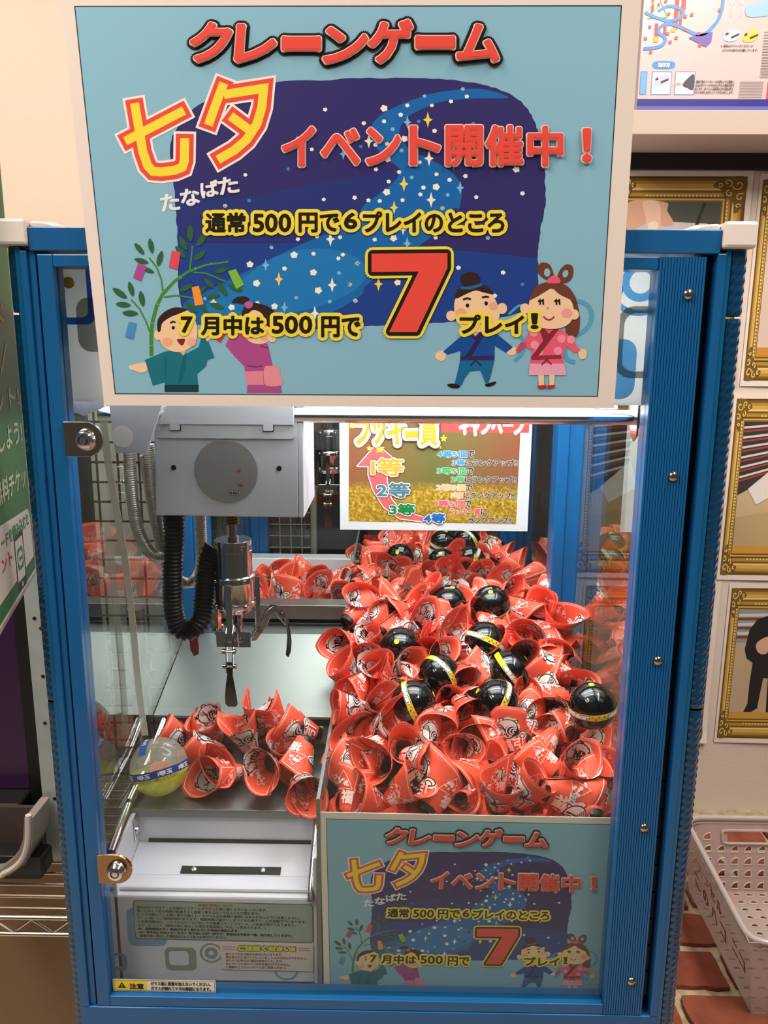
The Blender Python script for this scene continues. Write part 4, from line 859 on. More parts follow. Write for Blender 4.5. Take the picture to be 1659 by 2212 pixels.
for i, (x, y, z, d, k, w_) in enumerate(TRAY):
    put_cone(k, (x, y, z), d, i * 1.7, 1.05, 'red paper cone ' + w_, 'paper cones in the landing tray')
# deeper layers of both heaps, only glimpsed between the cones above
mb = MB(); RR = random.Random(5)
for (x0, x1, y0, y1, dz, cnt) in ((-.03, .262, .055, .415, -.026, 170), (-.03, .24, .49, .93, -.028, 110)):
    for i in range(cnt):
        c = Vector((RR.uniform(x0, x1), RR.uniform(y0, y1), 0)); c.z = heap_h(c.y) + dz + RR.uniform(-.012, .004)
        d = Vector((RR.uniform(-1, 1), RR.uniform(-1, 1), RR.uniform(-.3, 1))).normalized(); a = d.orthogonal().normalized(); b = d.cross(a); vs = []; m = 9
        for s in (0, 1):
            for j in range(m): t = 2 * PI * j / m * 0.93; rr = .009 if s == 0 else .023; vs.append(c + d * (s - .5) * .045 + (a * math.cos(t) + b * math.sin(t)) * rr)
        mb.add(vs, [(j, j + 1, m + j + 1, m + j) for j in range(m - 1)])
o = mb.build('buried_paper_cones', M_CONE, None, fix=False); o['kind'] = 'stuff'; tag(o, 'lower layers of red paper cones glimpsed in the gaps of the heaps', 'paper cones')

# ------------------------------------------------------------------ prize capsules
def ball_at(r, yaw=0.0):
    """wraps a strip around a ball: x is arc length, y is up along the meridian (mm), h above the skin"""
    def f(x, y, h):
        a = -PI / 2 + x / 1000 / r + yaw; b = y / 1000 / r; rr = r + h
        return (rr * math.cos(b) * math.cos(a), rr * math.cos(b) * math.sin(a), rr * math.sin(b))
    return f
def black_capsule():
    r = 0.027; t = thing('prize_capsule', 'x', 'capsule')
    M = mat('glossy_black_shell', (9, 9, 10), 0.08, coat=0.5)
    for s in (1, -1):
        MB().lathe([(r * math.cos(i * PI / 24), s * r * math.sin(i * PI / 24)) for i in range(13)], 32).build('half_shell', M, t, smooth=True)
    f = ball_at(r); n_ = 40; vs = []; fs = []; C_ = 2 * PI * r * 1000
    for i in range(n_ + 1):
        for y in (-3.6, -1.2, 1.2, 3.6): vs.append(f(C_ * 0.92 * (i / n_ - .5), y, 0.00035))
    for i in range(n_):
        for j in range(3): a = 4 * i + j; fs.append((a, a + 4, a + 5, a + 1))
    bd = MB().add(vs, fs).build('yellow_band', mat('yellow_tape', (246, 224, 40), 0.25), t, smooth=True, fix=False)
    p = Print(lambda x, y, h: f(x, -y, 0.0004 + h), rough=0.3)
    for xo in (-30, 22): p.text('4等景品GET', (xo - 16, -3.0, xo + 16, 3.0), (240, 240, 236), bold=0.55, outline=(((26, 26, 26), 0.75),), n=8)
    for i, c in enumerate(((224, 120, 40), (60, 110, 190), (214, 80, 70), (230, 150, 40), (60, 110, 190), (214, 80, 70))):
        for xo in (-2, 54): p.poly([(xo - 9 + i * 3.2 + 1.9 * (1 if q % 2 == 0 else .45) * math.sin(2 * PI * q / 10), (1.2 if i % 2 else -1.2) - 1.9 * (1 if q % 2 == 0 else .45) * math.cos(2 * PI * q / 10)) for q in range(10)], c)
    p.flush('band_lettering', bd, cuts=[(0, x) for x in range(-72, 73, 4)])
    MB().lathe([(0.0034, 0), (0.0034, 0.0004)], 18, (0, 0, r * 0.998)).build('yellow_dot', mat('yellow_tape', (246, 224, 40)), t)
    MB().lathe([(0.0014, 0), (0.0014, 0.0004)], 10, (0.009, -0.004, r * 0.93), (.32, -.15, .93)).build('air_hole', M_BLACK, t)
    return t
cap_src = black_capsule(); cap_first = True
CAPROT = [(0.25, 0.1, 0.4), (0.5, -0.35, 0.3), (0.9, 0.2, -0.4), (-0.35, 0.55, 0.2), (0.2, 1.2, 0.9), (0.3, 1.1, 0.3), (-0.6, -0.9, 0.7), (0.05, -0.12, 0.2), (0.8, 0.5, 1.2)]
LAB = ['black capsule with lettered yellow band at the back of the near heap', 'black capsule with a yellow dot on top beside the lettered one at the back', 'black capsule with a plain yellow band sunk among cones near the steel plate', 'black capsule with a tilted lettered yellow band in the middle of the heap',
       'black capsule half inside a rolled cone in the middle of the heap', 'black capsule lying with its yellow band upright near the divider', 'large looking black capsule with two yellow patches near the front of the heap', 'black capsule with a level lettered band by the hinge side of the door', 'black capsule mostly buried behind the tilted lettered one']
LABF = ['black capsule seen beyond the rear glass under the hanging sign, farthest back', 'black capsule with yellow dot beyond the rear glass, nearest to it', 'black capsule with slanting lettered band beyond the rear glass, highest', 'black capsule with a pale yellow band on top beyond the rear glass', 'black capsule with thin yellow band beyond the rear glass, nearest the dark sign']
for lst, labs, grp in ((CAPS, LAB, 'black capsules in the near heap'), (CAPF, LABF, 'black capsules in the far heap')):
    for i, (x, y, z, q) in enumerate(lst):
        o = cap_src if cap_first else copy_tree(cap_src); cap_first = False
        o.location = (x, y, z); o.rotation_euler = CAPROT[q]; o['label'] = labs[i]; o['group'] = grp
# clear first-prize capsule in the tray
r = 0.0325; cc = thing('prize_capsule', 'clear and yellow first prize capsule with blue lettered band in the tray', 'capsule', (-0.2440, 0.1300, 0.1925))
tilt = Matrix.Rotation(math.radians(-14), 3, 'Y') @ Matrix.Rotation(math.radians(-16), 3, 'X'); o0 = Vector((-0.2440, 0.1300, 0.1925))
def tl(p): return o0 + tilt @ Vector(p)
def half(s, rr): return [tl(v) for v in MB().lathe([(rr * math.cos(i * PI / 24), s * rr * math.sin(i * PI / 24)) for i in range(13)], 36).v], MB().lathe([(rr * math.cos(i * PI / 24), s * rr * math.sin(i * PI / 24)) for i in range(13)], 36).f[:-2]
def haze(name, rgb, fac, rough=0.15):
    m = glass(name, (250, 250, 246), 0.05, 0.6); nt = m.node_tree; out = [n for n in nt.nodes if n.type == 'OUTPUT_MATERIAL'][0]
    old = out.inputs[0].links[0].from_node; bs = nt.nodes.new('ShaderNodeBsdfPrincipled'); bs.inputs['Base Color'].default_value = (lin(rgb[0]), lin(rgb[1]), lin(rgb[2]), 1); bs.inputs['Roughness'].default_value = rough
    mx = nt.nodes.new('ShaderNodeMixShader'); mx.inputs[0].default_value = fac; nt.links.new(old.outputs[0], mx.inputs[1]); nt.links.new(bs.outputs[0], mx.inputs[2]); nt.links.new(mx.outputs[0], out.inputs[0]); return m
a, b = half(1, r); MB().add(a, b).build('clear_half', haze('clear_plastic', (240, 240, 228), 0.26), cc, smooth=True)
a, b = half(-1, r); MB().add(a, b).build('yellow_half', haze('yellow_clear_plastic', (214, 214, 40), 0.7), cc, smooth=True)
f = ball_at(r)
for nm, y0, y1, cov, col in (('blue_band', -6.5, 1.8, .97, (30, 66, 150)), ('pale_band', -9.6, -6.6, .97, (214, 206, 96))):
    vs = []; fs = []; C_ = 2 * PI * r * 1000
    for i in range(49):
        for y in (y0, (y0 + y1) / 2, y1): vs.append(tl(f(C_ * cov * (i / 48 - .5), y, 0.0004)))
    for i in range(48):
        for j in range(2): q = 3 * i + j; fs.append((q, q + 3, q + 4, q + 1))
    bd = MB().add(vs, fs).build(nm, ink(col, .25), cc, smooth=True, fix=False)
    p = Print(lambda x, y, h: tl(f(x, -y, 0.0006 + h)), rough=0.3)
    if nm == 'blue_band':
        for q in range(7): p.text('1等玉', (-78 + q * 24 - 8, -0.5, -78 + q * 24 + 8, 5.2), (236, 236, 240), bold=0.3, n=6)
    else: p.text('開封せずにスタッフへ渡してください', (-34, 6.8, 34, 9.3), (60, 60, 30), bold=0.05, n=4)
    p.flush('band_lettering', bd, cuts=[(0, x) for x in range(-96, 97, 4)])
vs = []; fs = []
for i in range(9):
    for j in (-4.2, 0, 4.2): an = -PI / 2 + 0.15 + j / 1000 / r; el = math.radians(38 + 48 * i / 8); rr = r + .0004; vs.append(tl((rr * math.cos(el) * math.cos(-PI / 2) - 0.006 + j * .001 , rr * math.cos(el) * math.sin(-PI / 2), rr * math.sin(el))))
for i in range(8):
    for j in range(2): q = 3 * i + j; fs.append((q, q + 3, q + 4, q + 1))
MB().add([Vector(v) for v in vs], fs).build('blue_seal', ink((34, 84, 176), .25), cc, smooth=True, fix=False)
p = Print(lambda x, y, h: tl((-0.006 + x / 1000, -(r + h) * math.cos(math.radians(62) - y / 1000 / r), (r + h) * math.sin(math.radians(62) - y / 1000 / r))), base=0.0006)
p.text('玉', (-2.6, -6, 2.6, 0), (226, 232, 240), bold=.25); p.text('等', (-2.6, -12, 2.6, -7), (226, 232, 240), bold=.25); p.flush('seal_lettering', cc)
MB().lathe([(0.006, -.004), (0.010, 0.0), (0.013, 0.003), (0.014, 0.002), (0.009, -0.006), (0.006, -.008)], 18, o0 + Vector((0.002, 0, -0.006)), (.2, -.3, .9)).build('folded_ticket', mat('orange_ticket', (240, 150, 96), 0.6), cc, smooth=True)
# ------------------------------------------------------------------ second cabinet, back to back with the first
far = thing('crane_game_cabinet', 'second blue crane game cabinet standing behind the rear glass, back to back', 'arcade machine', (0, 0.7, -0.9))
for x0, x1, xm in ((-0.288, -0.250, -0.268), (0.250, 0.288, 0.266)):
    part('far_post', M_BLUE2, MB().box(x0, xm, 0.935, 0.97, -0.03, 0.742).box(xm, x1, 0.938, 0.97, -0.03, 0.742), far, bevel=0.001)
part('top_rail', M_BLUE2, MB().box(-0.25, 0.25, 0.935, 0.97, 0.66, 0.742), far, bevel=0.001)
part('roof_panel', M_WHITE, MB().box(-0.29, 0.29, 0.447, 0.97, 0.742, 0.757), far)
for s in (-1, 1): part('side_glass', M_SIDEGLASS, MB().box(*sorted((s * 0.2835, s * 0.2865)), 0.472, 0.935, 0.0, 0.735), far)
part('front_glass', M_GLASS, MB().box(-0.25, 0.25, 0.95, 0.953, 0.20, 0.66), far)
part('base_panel', M_WHITE, MB().box(-0.28, 0.28, 0.447, 0.97, -0.9, -0.037), far)
part('shelf_board', M_WHITE, MB().box(-0.2830, -0.056, 0.474, 0.93, 0.228, 0.234).box(-0.283, -0.056, 0.70, 0.706, 0.2342, 0.285), far, bevel=0.0006)
part('prize_floor', mat('dark_bin', (70, 40, 38)), MB().box(-0.0485, 0.2835, 0.474, 0.93, 0.02, 0.04), far)
part('end_board', M_WHITE, MB().box(-0.25, 0.25, 0.931, 0.935, 0.0, 0.205), far)
dvf = part('divider_panel', M_ACRYL, MB().box(-0.0525, -0.0495, 0.474, 0.93, 0.0, 0.290), far)
part('divider_edge', mat('acrylic_edge', (120, 126, 126)), MB().box(-0.0527, -0.0493, 0.474, 0.93, 0.2895, 0.2912), dvf)
lk = part('latch_plate', M_ZINC, MB().prism([(-0.262, 0.322), (-0.262, 0.346), (-0.235, 0.346)] + arc(-0.232, 0.334, 0.012, 90, -90, 10) + [(-0.235, 0.322)], lambda a, b, h: (a, h, b), 0.922, 0.925), far, bevel=0.0006)
part('latch_bolt', M_CHROME, MB().lathe([(0.0055, 0), (0.0055, 0.004), (0.003, 0.007), (0.0001, 0.008)], 16, (-0.232, 0.922, 0.334), (0, -1, 0)), far, smooth=True)
carF = copy_tree(carA); carF.location = (-0.15 + 0.055, 0.14 + 0.60, 0.60 + 0.062)
carF['label'] = 'second crane carriage with claw, seen small beyond the rear glass beside the sign'
cf = copy_tree(cc); cf.location = (-0.232, 0.545, 0.268); cf['label'] = 'small clear capsule with blue band on the far shelf behind the claw'

# ------------------------------------------------------------------ things standing beyond both cabinets
db = thing('display_board', 'tall black board standing beyond the far cabinet', 'board', (-0.1, 1.25, -0.9))
part('board', mat('black_board', (20, 19, 20), 0.25), MB().prism([(-0.185, 0.06), (-0.045, 0.06), (-0.045, 0.85), (-0.135, 0.85), (-0.165, 0.40)], lambda a, b, h: (a, h, b), 1.24, 1.26), db)
part('stand', M_BLACK, MB().box(-0.125, -0.105, 1.24, 1.26, -0.9, 0.06).box(-0.2, -0.03, 1.15, 1.35, -0.9, -0.89), db)
wb = thing('wire_basket', 'cream wire mesh basket on legs beyond the rear glass', 'basket', (-0.28, 1.3, -0.9))
M_CRW = mat('cream_wire', (222, 208, 186), 0.4)
part('rim', M_CRW, MB().tube([(-0.42, 1.2, 0.392), (-0.175, 1.2, 0.392), (-0.175, 1.45, 0.392), (-0.42, 1.45, 0.392)], 0.007, 8, closed=True), wb)
for i in range(9): part('wire', M_CRW, MB().cyl((-0.40 + i * 0.0275, 1.2, 0.10), (-0.40 + i * 0.0275, 1.2, 0.392), 0.0017, n=6), wb)
for i in range(9): part('wire', M_CRW, MB().cyl((-0.42, 1.2, 0.12 + i * 0.0295), (-0.175, 1.2, 0.12 + i * 0.0295), 0.0017, n=6), wb)
part('leg', M_CRW, MB().cyl((-0.178, 1.2, -0.9), (-0.178, 1.2, 0.39), 0.008, n=8), wb); part('leg', M_CRW, MB().cyl((-0.415, 1.2, -0.9), (-0.415, 1.2, 0.39), 0.008, n=8), wb)
part('basket_floor', M_CRW, MB().box(-0.42, -0.175, 1.2, 1.45, 0.095, 0.1), wb)
for i, (x, w_, h_, c, l_) in enumerate(((-0.385, 0.05, .27, (206, 190, 164), 'pale'), (-0.325, .055, .25, (172, 132, 92), 'light brown'), (-0.255, .06, .265, (96, 68, 46), 'dark brown'))):
    tag(MB().box(x - w_ / 2, x + w_ / 2, 1.23, 1.40, 0.102, 0.102 + h_).build('carton', mat('carton_%d' % i, c, 0.7)), l_ + ' carton standing in the cream wire basket beyond the rear glass', 'carton', 'cartons in the wire basket')
sh = thing('goods_shelf', 'white shop shelf with small goods far beyond the rear glass', 'shelf', (-0.2, 1.75, -0.9))
for i in range(8): part('shelf_board', M_WHITE, MB().box(-0.9, -0.15, 1.62, 1.86, -0.5 + i * 0.2, -0.485 + i * 0.2), sh)
part('back_panel', mat('shelf_back', (150, 140, 130), 0.6), MB().box(-0.9, -0.15, 1.861, 1.88, -0.9, 1.2), sh)
rr = random.Random(9)
for i in range(3, 8):
    for j in range(9):
        cn, c = rr.choice((('red', (206, 70, 60)), ('cream', (226, 214, 190)), ('brown', (90, 70, 60)), ('ochre', (190, 150, 70)), ('blue', (60, 90, 130)), ('white', (236, 230, 224))))
        h_ = rr.uniform(.07, .15); x = -0.86 + j * 0.078
        tag(MB().box(x, x + 0.062, 1.66, 1.74, -0.4848 + i * 0.2, -0.485 + i * 0.2 + h_).build('goods_packet', mat('packet_%d_%d_%d' % c, c, 0.5)), 'small %s packet on the %s of the far shop shelves, %s along' % (cn, ORD[i - 3], ORD[j]), 'packet', 'packets on the far shelf')

# ------------------------------------------------------------------ campaign sign hung on the rear glass
sg = thing('campaign_sign', 'laminated gold and brown campaign sign hanging inside on the rear glass', 'sign', (0.08, 0.42, 0.404))
SX0, SX1, SZ0, SZ1 = -0.0565, 0.2165, 0.4045, 0.6080
SY = 0.4255
MB().prism(rrect(SX0 - .003, SZ0 - .003, SX1 + .003, SZ1 + .003, .004), lambda a, b, h: (a, h, b), SY, SY + 0.0006).build('laminate', glass('laminate_film', (245, 247, 246), .06, .5), sg)
MB().box(SX0, SX1, SY - 0.0004, SY - 0.0001, SZ0, SZ1).build('paper', mat('sign_paper', (206, 212, 210), 0.4), sg)
gm = bpy.data.materials.new('sign_background'); gm.use_nodes = True; nt = gm.node_tree; bs = nt.nodes['Principled BSDF']; bs.inputs['Roughness'].default_value = 0.4
tc = nt.nodes.new('ShaderNodeTexCoord'); sx = nt.nodes.new('ShaderNodeSeparateXYZ'); nt.links.new(tc.outputs['Object'], sx.inputs[0])
def ramp(stops):
    r_ = nt.nodes.new('ShaderNodeValToRGB'); el = r_.color_ramp.elements
    while len(el) < len(stops): el.new(0.5)
    for e, (p_, c) in zip(el, stops): e.position = p_; e.color = (lin(c[0]), lin(c[1]), lin(c[2]), 1)
    return r_
mrx = nt.nodes.new('ShaderNodeMapRange'); mrx.inputs[1].default_value = SX0 - 0.08; mrx.inputs[2].default_value = SX1 - 0.08; nt.links.new(sx.outputs[0], mrx.inputs[0])
mrz = nt.nodes.new('ShaderNodeMapRange'); mrz.inputs[1].default_value = SZ0 - 0.404; mrz.inputs[2].default_value = SZ1 - 0.404; nt.links.new(sx.outputs[2], mrz.inputs[0])
rx = ramp([(0.0, (136, 78, 52)), (0.25, (124, 92, 48)), (0.5, (98, 98, 48)), (0.75, (120, 88, 48)), (1.0, (140, 74, 52))]); nt.links.new(mrx.outputs[0], rx.inputs[0])
rz = ramp([(0.0, (0, 0, 0)), (0.28, (0, 0, 0)), (0.36, (255, 255, 255)), (1.0, (255, 255, 255))]); nt.links.new(mrz.outputs[0], rz.inputs[0])
ns = nt.nodes.new('ShaderNodeTexNoise'); ns.inputs['Scale'].default_value = 260; nt.links.new(tc.outputs['Object'], ns.inputs['Vector'])
rn = ramp([(0.3, (130, 98, 22)), (0.55, (168, 134, 36)), (0.75, (214, 186, 84))]); nt.links.new(ns.outputs[0], rn.inputs[0])
mx = nt.nodes.new('ShaderNodeMix'); mx.data_type = 'RGBA'; nt.links.new(rz.outputs[0], mx.inputs[0]); nt.links.new(rn.outputs[0], mx.inputs[6]); nt.links.new(rx.outputs[0], mx.inputs[7]); nt.links.new(mx.outputs[2], bs.inputs['Base Color'])
MB().add([(-0.0440, SY - 0.0006, 0.4170), (0.1995, SY - 0.0006, 0.4150), (0.2005, SY - 0.0006, 0.5985), (-0.0430, SY - 0.0006, 0.6000)], [(0, 1, 2, 3)]).build('printed_field', gm, sg)
ps = Print(lambda x, y, h: (x / 1000.0, SY - 0.0007 - h, 0.404 + (204 - y) / 1000.0), step=0.00004)
# drawing in millimetres: x as in the room, y down from the top edge of the sheet
GOLD, GOLD2 = (204, 154, 40), (246, 222, 120)
def sgl(zx, zy):                      # reading off the sheet: pixels of a straightened scan to millimetres
    return (-56.5 + (zx - 150) * 273.0 / 1290.0, 204 - (865 - zy) * 273.0 / 1290.0)
def sb(x0, y0, x1, y1): a, b = sgl(x0, y0), sgl(x1, y1); return (a[0], a[1], b[0], b[1])
ps.poly([sgl(830, -20), sgl(1420, -20), sgl(1420, 186), sgl(830, 186)], (222, 74, 66))
for i, ch_ in enumerate('ラッキー賞'):
    x = (240, 370, 470, 590, 690)[i]; w_ = (120, 90, 120, 95, 120)[i]; top = 90 if ch_ == 'ッ' else (175 if ch_ == 'ー' else 40); bot = 225 if ch_ == 'ー' else 275
    for col, g in (((92, 60, 46), 5.6), ((214, 208, 200), 4.4), ((214, 120, 110), 2.4), ((250, 246, 240), 1.7), (GOLD, 0)):
        b_ = sb(x, top, x + w_, bot); ps.text(ch_, (b_[0] - g, b_[1] - g, b_[2] + g, b_[3] + g), col, bold=1.1 + g)
ps.flush('prize_name_lettering', sg); h0 = ps.h; ps.h = 0.0006
ps.text('キャンペーン', sb(950, 60, 1390, 212), (244, 240, 236), bold=1.6); ps.flush('campaign_lettering', sg); ps.h = 0.0001
ar = [(345, 420), (270, 420), (400, 270), (540, 390), (470, 405), (470, 520), (500, 640), (560, 720), (720, 770), (720, 800), (560, 780), (450, 700), (380, 590), (345, 480)]
ps.poly([sgl(*q) for q in ar], (236, 90, 92), outline=(((92, 60, 46), 2.4), ((240, 236, 230), 1.4))); ps.flush('printed_arrow', sg); ps.h = 0.0007
for x, y, r_ in ((420, 300, 8.0), (850, 228, 5.5), (350, 298, 4.2), (825, 285, 3.4), (232, 150, 4.5)):
    c = sgl(x, y); ps.poly([(c[0] + r_ * (1 if q % 2 == 0 else .45) * math.sin(2 * PI * q / 10), c[1] - r_ * (1 if q % 2 == 0 else .45) * math.cos(2 * PI * q / 10)) for q in range(10)], (248, 224, 50))
ps.flush('printed_stars', sg)
for s_, b_, col in (('1等', sb(362, 362, 585, 486), GOLD), ('2等', sb(400, 530, 626, 634), (72, 112, 124)), ('3等', sb(488, 676, 664, 758), (24, 118, 58)), ('4等', sb(724, 740, 872, 812), (34, 96, 164))):
    ps.h = 0.0008
    for c, g in (((82, 60, 50), 2.3), ((210, 208, 204), 1.5), (col, 0)): ps.text(s_, (b_[0] - g, b_[1] - g, b_[2] + g, b_[3] + g), c, bold=0.8 + g)
    ps.flush('rank_lettering', sg)
DK = (58, 44, 40)
for y, a_, xa, xb, ca, b_, xc, xd in ((310, '4等5個', 808, 1010, (40, 132, 214), 'で', 1012, 1060), (424, '3等5個', 808, 1010, (40, 160, 86), 'で', 1010, 1056), (538, '2等5個', 806, 1006, (244, 176, 120), 'で', 1006, 1052), (650, '1等5個', 808, 1006, (232, 84, 92), 'で', 1004, 1050)):
    for (s_, x0, x1, c) in ((a_, xa, xb, ca), (b_, xc, xd, DK)):
        bx = sb(x0, y, x1, y + 46); ps.h = 0.0003; ps.text(s_, (bx[0] - .7, bx[1] - .7, bx[2] + .7, bx[3] + .7), (196, 190, 182), bold=1.1, n=8); ps.text(s_, bx, c, bold=0.35, n=8)
    ps.flush('rule_lettering', sg)
for y, a_, xa, xb, ca, b_, xc, xd in ((368, '3等', 910, 1000, (40, 132, 214), 'にランクアップ!!', 1000, 1352), (482, '2等', 905, 998, (40, 160, 86), 'にランクアップ!!', 998, 1346), (594, '1等', 908, 994, (244, 176, 120), 'にランクアップ!!', 994, 1340), (706, 'ラッキー賞', 900, 1112, (232, 84, 92), 'に', 1114, 1160), (766, 'ランクアップ!!', 1030, 1326, DK, '', 0, 0)):
    for (s_, x0, x1, c) in ((a_, xa, xb, ca), (b_, xc, xd, DK)):
        if s_: bx = sb(x0, y, x1, y + 44); ps.h = 0.0003; ps.text(s_, (bx[0] - .7, bx[1] - .7, bx[2] + .7, bx[3] + .7), (196, 190, 182), bold=1.0, n=8); ps.text(s_, bx, c, bold=0.3, n=8)
    ps.flush('rule_lettering', sg)

# ------------------------------------------------------------------ stickers on the chute panel and on the door glass
pp = Print(lambda x, y, h: (x / 1000.0, 0.0299 - h, -y / 1000.0), step=0.00003)
PB, PG = (120, 158, 190), (150, 146, 140)
def ringp(o_, i_, c): n_ = len(o_); pp.shape(o_ + i_, [(i, (i + 1) % n_, n_ + (i + 1) % n_, n_ + i) for i in range(n_)], c)
ringp(rrect(-254, -89, -213, -43, 8), rrect(-247, -82, -222, -51, 6), PB); ringp(rrect(-282, -34, -257, -12, 6), rrect(-279, -31, -262, -17, 4), PB)
ringp(rrect(-216, -42, -183, -14, 6), rrect(-212, -38, -191, -20, 4), PG); ringp(ell(-167, -36, 12), ell(-167, -36, 10), PG); ringp(ell(-167, -36, 7), ell(-167, -36, 3), PG); ringp(ell(-88, -17, 13), ell(-88, -17, 11), PB)
pp.flush('printed_pattern', fp)
def corner(x, y, w=(280, 680, 1946, 2044), X=(-246.5, -59.0), Z=(-97.0, -51.5)): return None
ins = thing('instruction_sticker', 'grey-green sticker full of small operating notes under the chute lip', 'sticker', (-0.15, 0.03, 0.05))
def grey_at(x, y, h=0.0): return (-0.2465 + x / 1000.0, 0.0297 - h, 0.0985 - y / 1000.0 - x * 0.00001)
MB().prism(rrect(0, 0, 188, 46.5, 4), lambda a, b, h: grey_at(a, b, h), 0.0, 0.0002).build('sticker_film', mat('grey_film', (150, 168, 162), 0.3), ins)
ip = Print(grey_at, base=0.0003); ip.h = 0.0003
n4 = rrect(0.4, 0.4, 187.6, 46.1, 4); n5 = rrect(0.9, 0.9, 187.1, 45.6, 3.6); k_ = len(n4)
ip.shape(n4 + n5, [(i, (i + 1) % k_, k_ + (i + 1) % k_, k_ + i) for i in range(k_)], (50, 46, 44)); ip.flush('border_line', ins)
TXT = [('機械の取扱について', 68, 104, (196, 60, 60), .12), ('落ち口のフタはアームを操作してアームが下がった時に開くようになっています。', 4, 140, (64, 58, 58), .1), ('開いたあと一定の時間が経過すると自動で落ち口のフタはふたたび閉じます。', 4, 132, (64, 58, 58), .1),
       ('※フタが閉じている間に落ちた飴くじ・カプセルはお客様の獲得にはなりませんのでご注意ください。', 4, 174, (64, 58, 58), .1), ('ゲーム1回ごとに制限時間があります。制限時間が過ぎてしまうとその場でアームが自動で下におります。', 4, 181, (64, 58, 58), .1),
       ('※制限時間切れ、イタズラのゲームに対しては無償のサービスゲーム、ご返金は受けておりません。', 4, 170, (64, 58, 58), .1), ('エラーについて（機械が急に停止した場合液晶画面に「E○」と表示されます。）', 4, 138, (64, 58, 58), .1), ('E4：振動検知エラー　機械が大きく揺れたりした場合に発生します。', 4, 110, (40, 34, 34), .3),
       ('E6：取り出し口センサーエラー　取り出し口が一杯です。取出口の中身を一度、取り出してください。', 5, 166, (40, 34, 34), .3), ('機械が急に停止した場合はスタッフまでお声がけください。', 5, 97, (56, 50, 50), .14)]
for i, (s_, x0, x1, c, b_) in enumerate(TXT):
    ip.h = 0.0003; ip.text(s_.replace('　', ' '), (x0, 2.4 + i * 4.25, x1, 5.9 + i * 4.25), c, bold=b_, n=4)
    ip.flush('small_print', ins)
nt_ = thing('notice_sticker', 'white notice with yellow heading and red lines below the grey-green sticker', 'sticker', (-0.11, 0.03, 0.02))
def note_at(x, y, h=0.0): return (-0.1575 + x / 1000.0, 0.0294 - h, 0.0495 - y / 1000.0)
MB().prism([(0, 0), (99, 1), (98, 34), (1, 33)], lambda a, b, h: note_at(a, b, h), 0.0, 0.0002).build('sticker_film', mat('white_film', (226, 214, 206), 0.35), nt_)
ip = Print(note_at, base=0.0003)
for col, g in (((70, 60, 20), .9), ((240, 216, 70), 0)): ip.text('ご注意ください!!', (19 - g, 3 - g, 80 + g, 10 + g), col, bold=0.9 + g, n=8)
for y in (5.2, 7.8): ip.stroke([(3, y - .3), (17, y)], .6, (214, 120, 110)); ip.stroke([(83, y), (95, y + .3)], .6, (214, 120, 110))
ip.flush('heading_lettering', nt_)
for i, (s_, x1, c) in enumerate((('当りクジの引き換えは当日のみとなります。', 66, (120, 110, 110)), ('持ち帰られた当りクジについましてはお引換えができません。', 92, (200, 80, 76)), ('当りクジは汚れなど無印を収取りいたします。', 66, (120, 110, 110)), ('白いタイプの当りクジは引き換えができません。', 74, (206, 70, 66)), ('ご理解の上クレーンゲームをご利用ください。', 70, (120, 110, 110)))):
    ip.h = 0.0003; ip.text(s_, (6, 12.2 + i * 4, x1, 15.4 + i * 4), c, bold=.12, n=4); ip.flush('small_print', nt_)
wn = thing('warning_label', 'yellow and white caution label at the bottom corner of the door glass', 'sticker', (-0.21, 0.0, 0.012))
def warn_at(x, y, h=0.0): return (-0.2625 + x / 1000.0, 0.0030 - h, 0.0270 - y / 1000.0)
MB().prism(rrect(0, 0, 106, 14.2, .8), lambda a, b, h: warn_at(a, b, h), 0.0, 0.0002).build('label_film', mat('pale_film', (230, 224, 206), 0.35), wn)
ip = Print(warn_at, base=0.0003); n4 = rrect(.9, .9, 105.1, 13.3, .5); n5 = rrect(1.3, 1.3, 104.7, 12.9, .4); ip.shape(n4 + n5, [(i, (i + 1) % 24, 24 + (i + 1) % 24, 24 + i) for i in range(24)], (60, 52, 30))
ip.poly([(1.4, 1.4), (35, 1.4), (35, 12.8), (1.4, 12.8)], (236, 206, 40)); ip.poly([(5, 10.4), (9.4, 3.2), (13.8, 10.4)], (30, 28, 24)); ip.poly([(8.9, 5.6), (9.9, 5.6), (9.7, 8.4), (9.1, 8.4)], (236, 206, 40)); ip.poly(ell(9.4, 9.4, .5), (236, 206, 40)); ip.flush('warning_triangle', wn)
ip.h = .0004; ip.text('注意', (17, 4.6, 32, 11.6), (40, 34, 24), bold=.35); ip.flush('warning_lettering', wn)
ip.h = .0004; ip.text('ガラス面に重量を加えないでください。', (39, 2.2, 101, 6.8), (50, 44, 40), bold=.2, n=6); ip.flush('warning_lettering', wn); ip.h = .0004; ip.text('ガラスが割れてケガの原因になります。', (39, 7.8, 101, 12.4), (50, 44, 40), bold=.2, n=6); ip.flush('warning_lettering', wn)
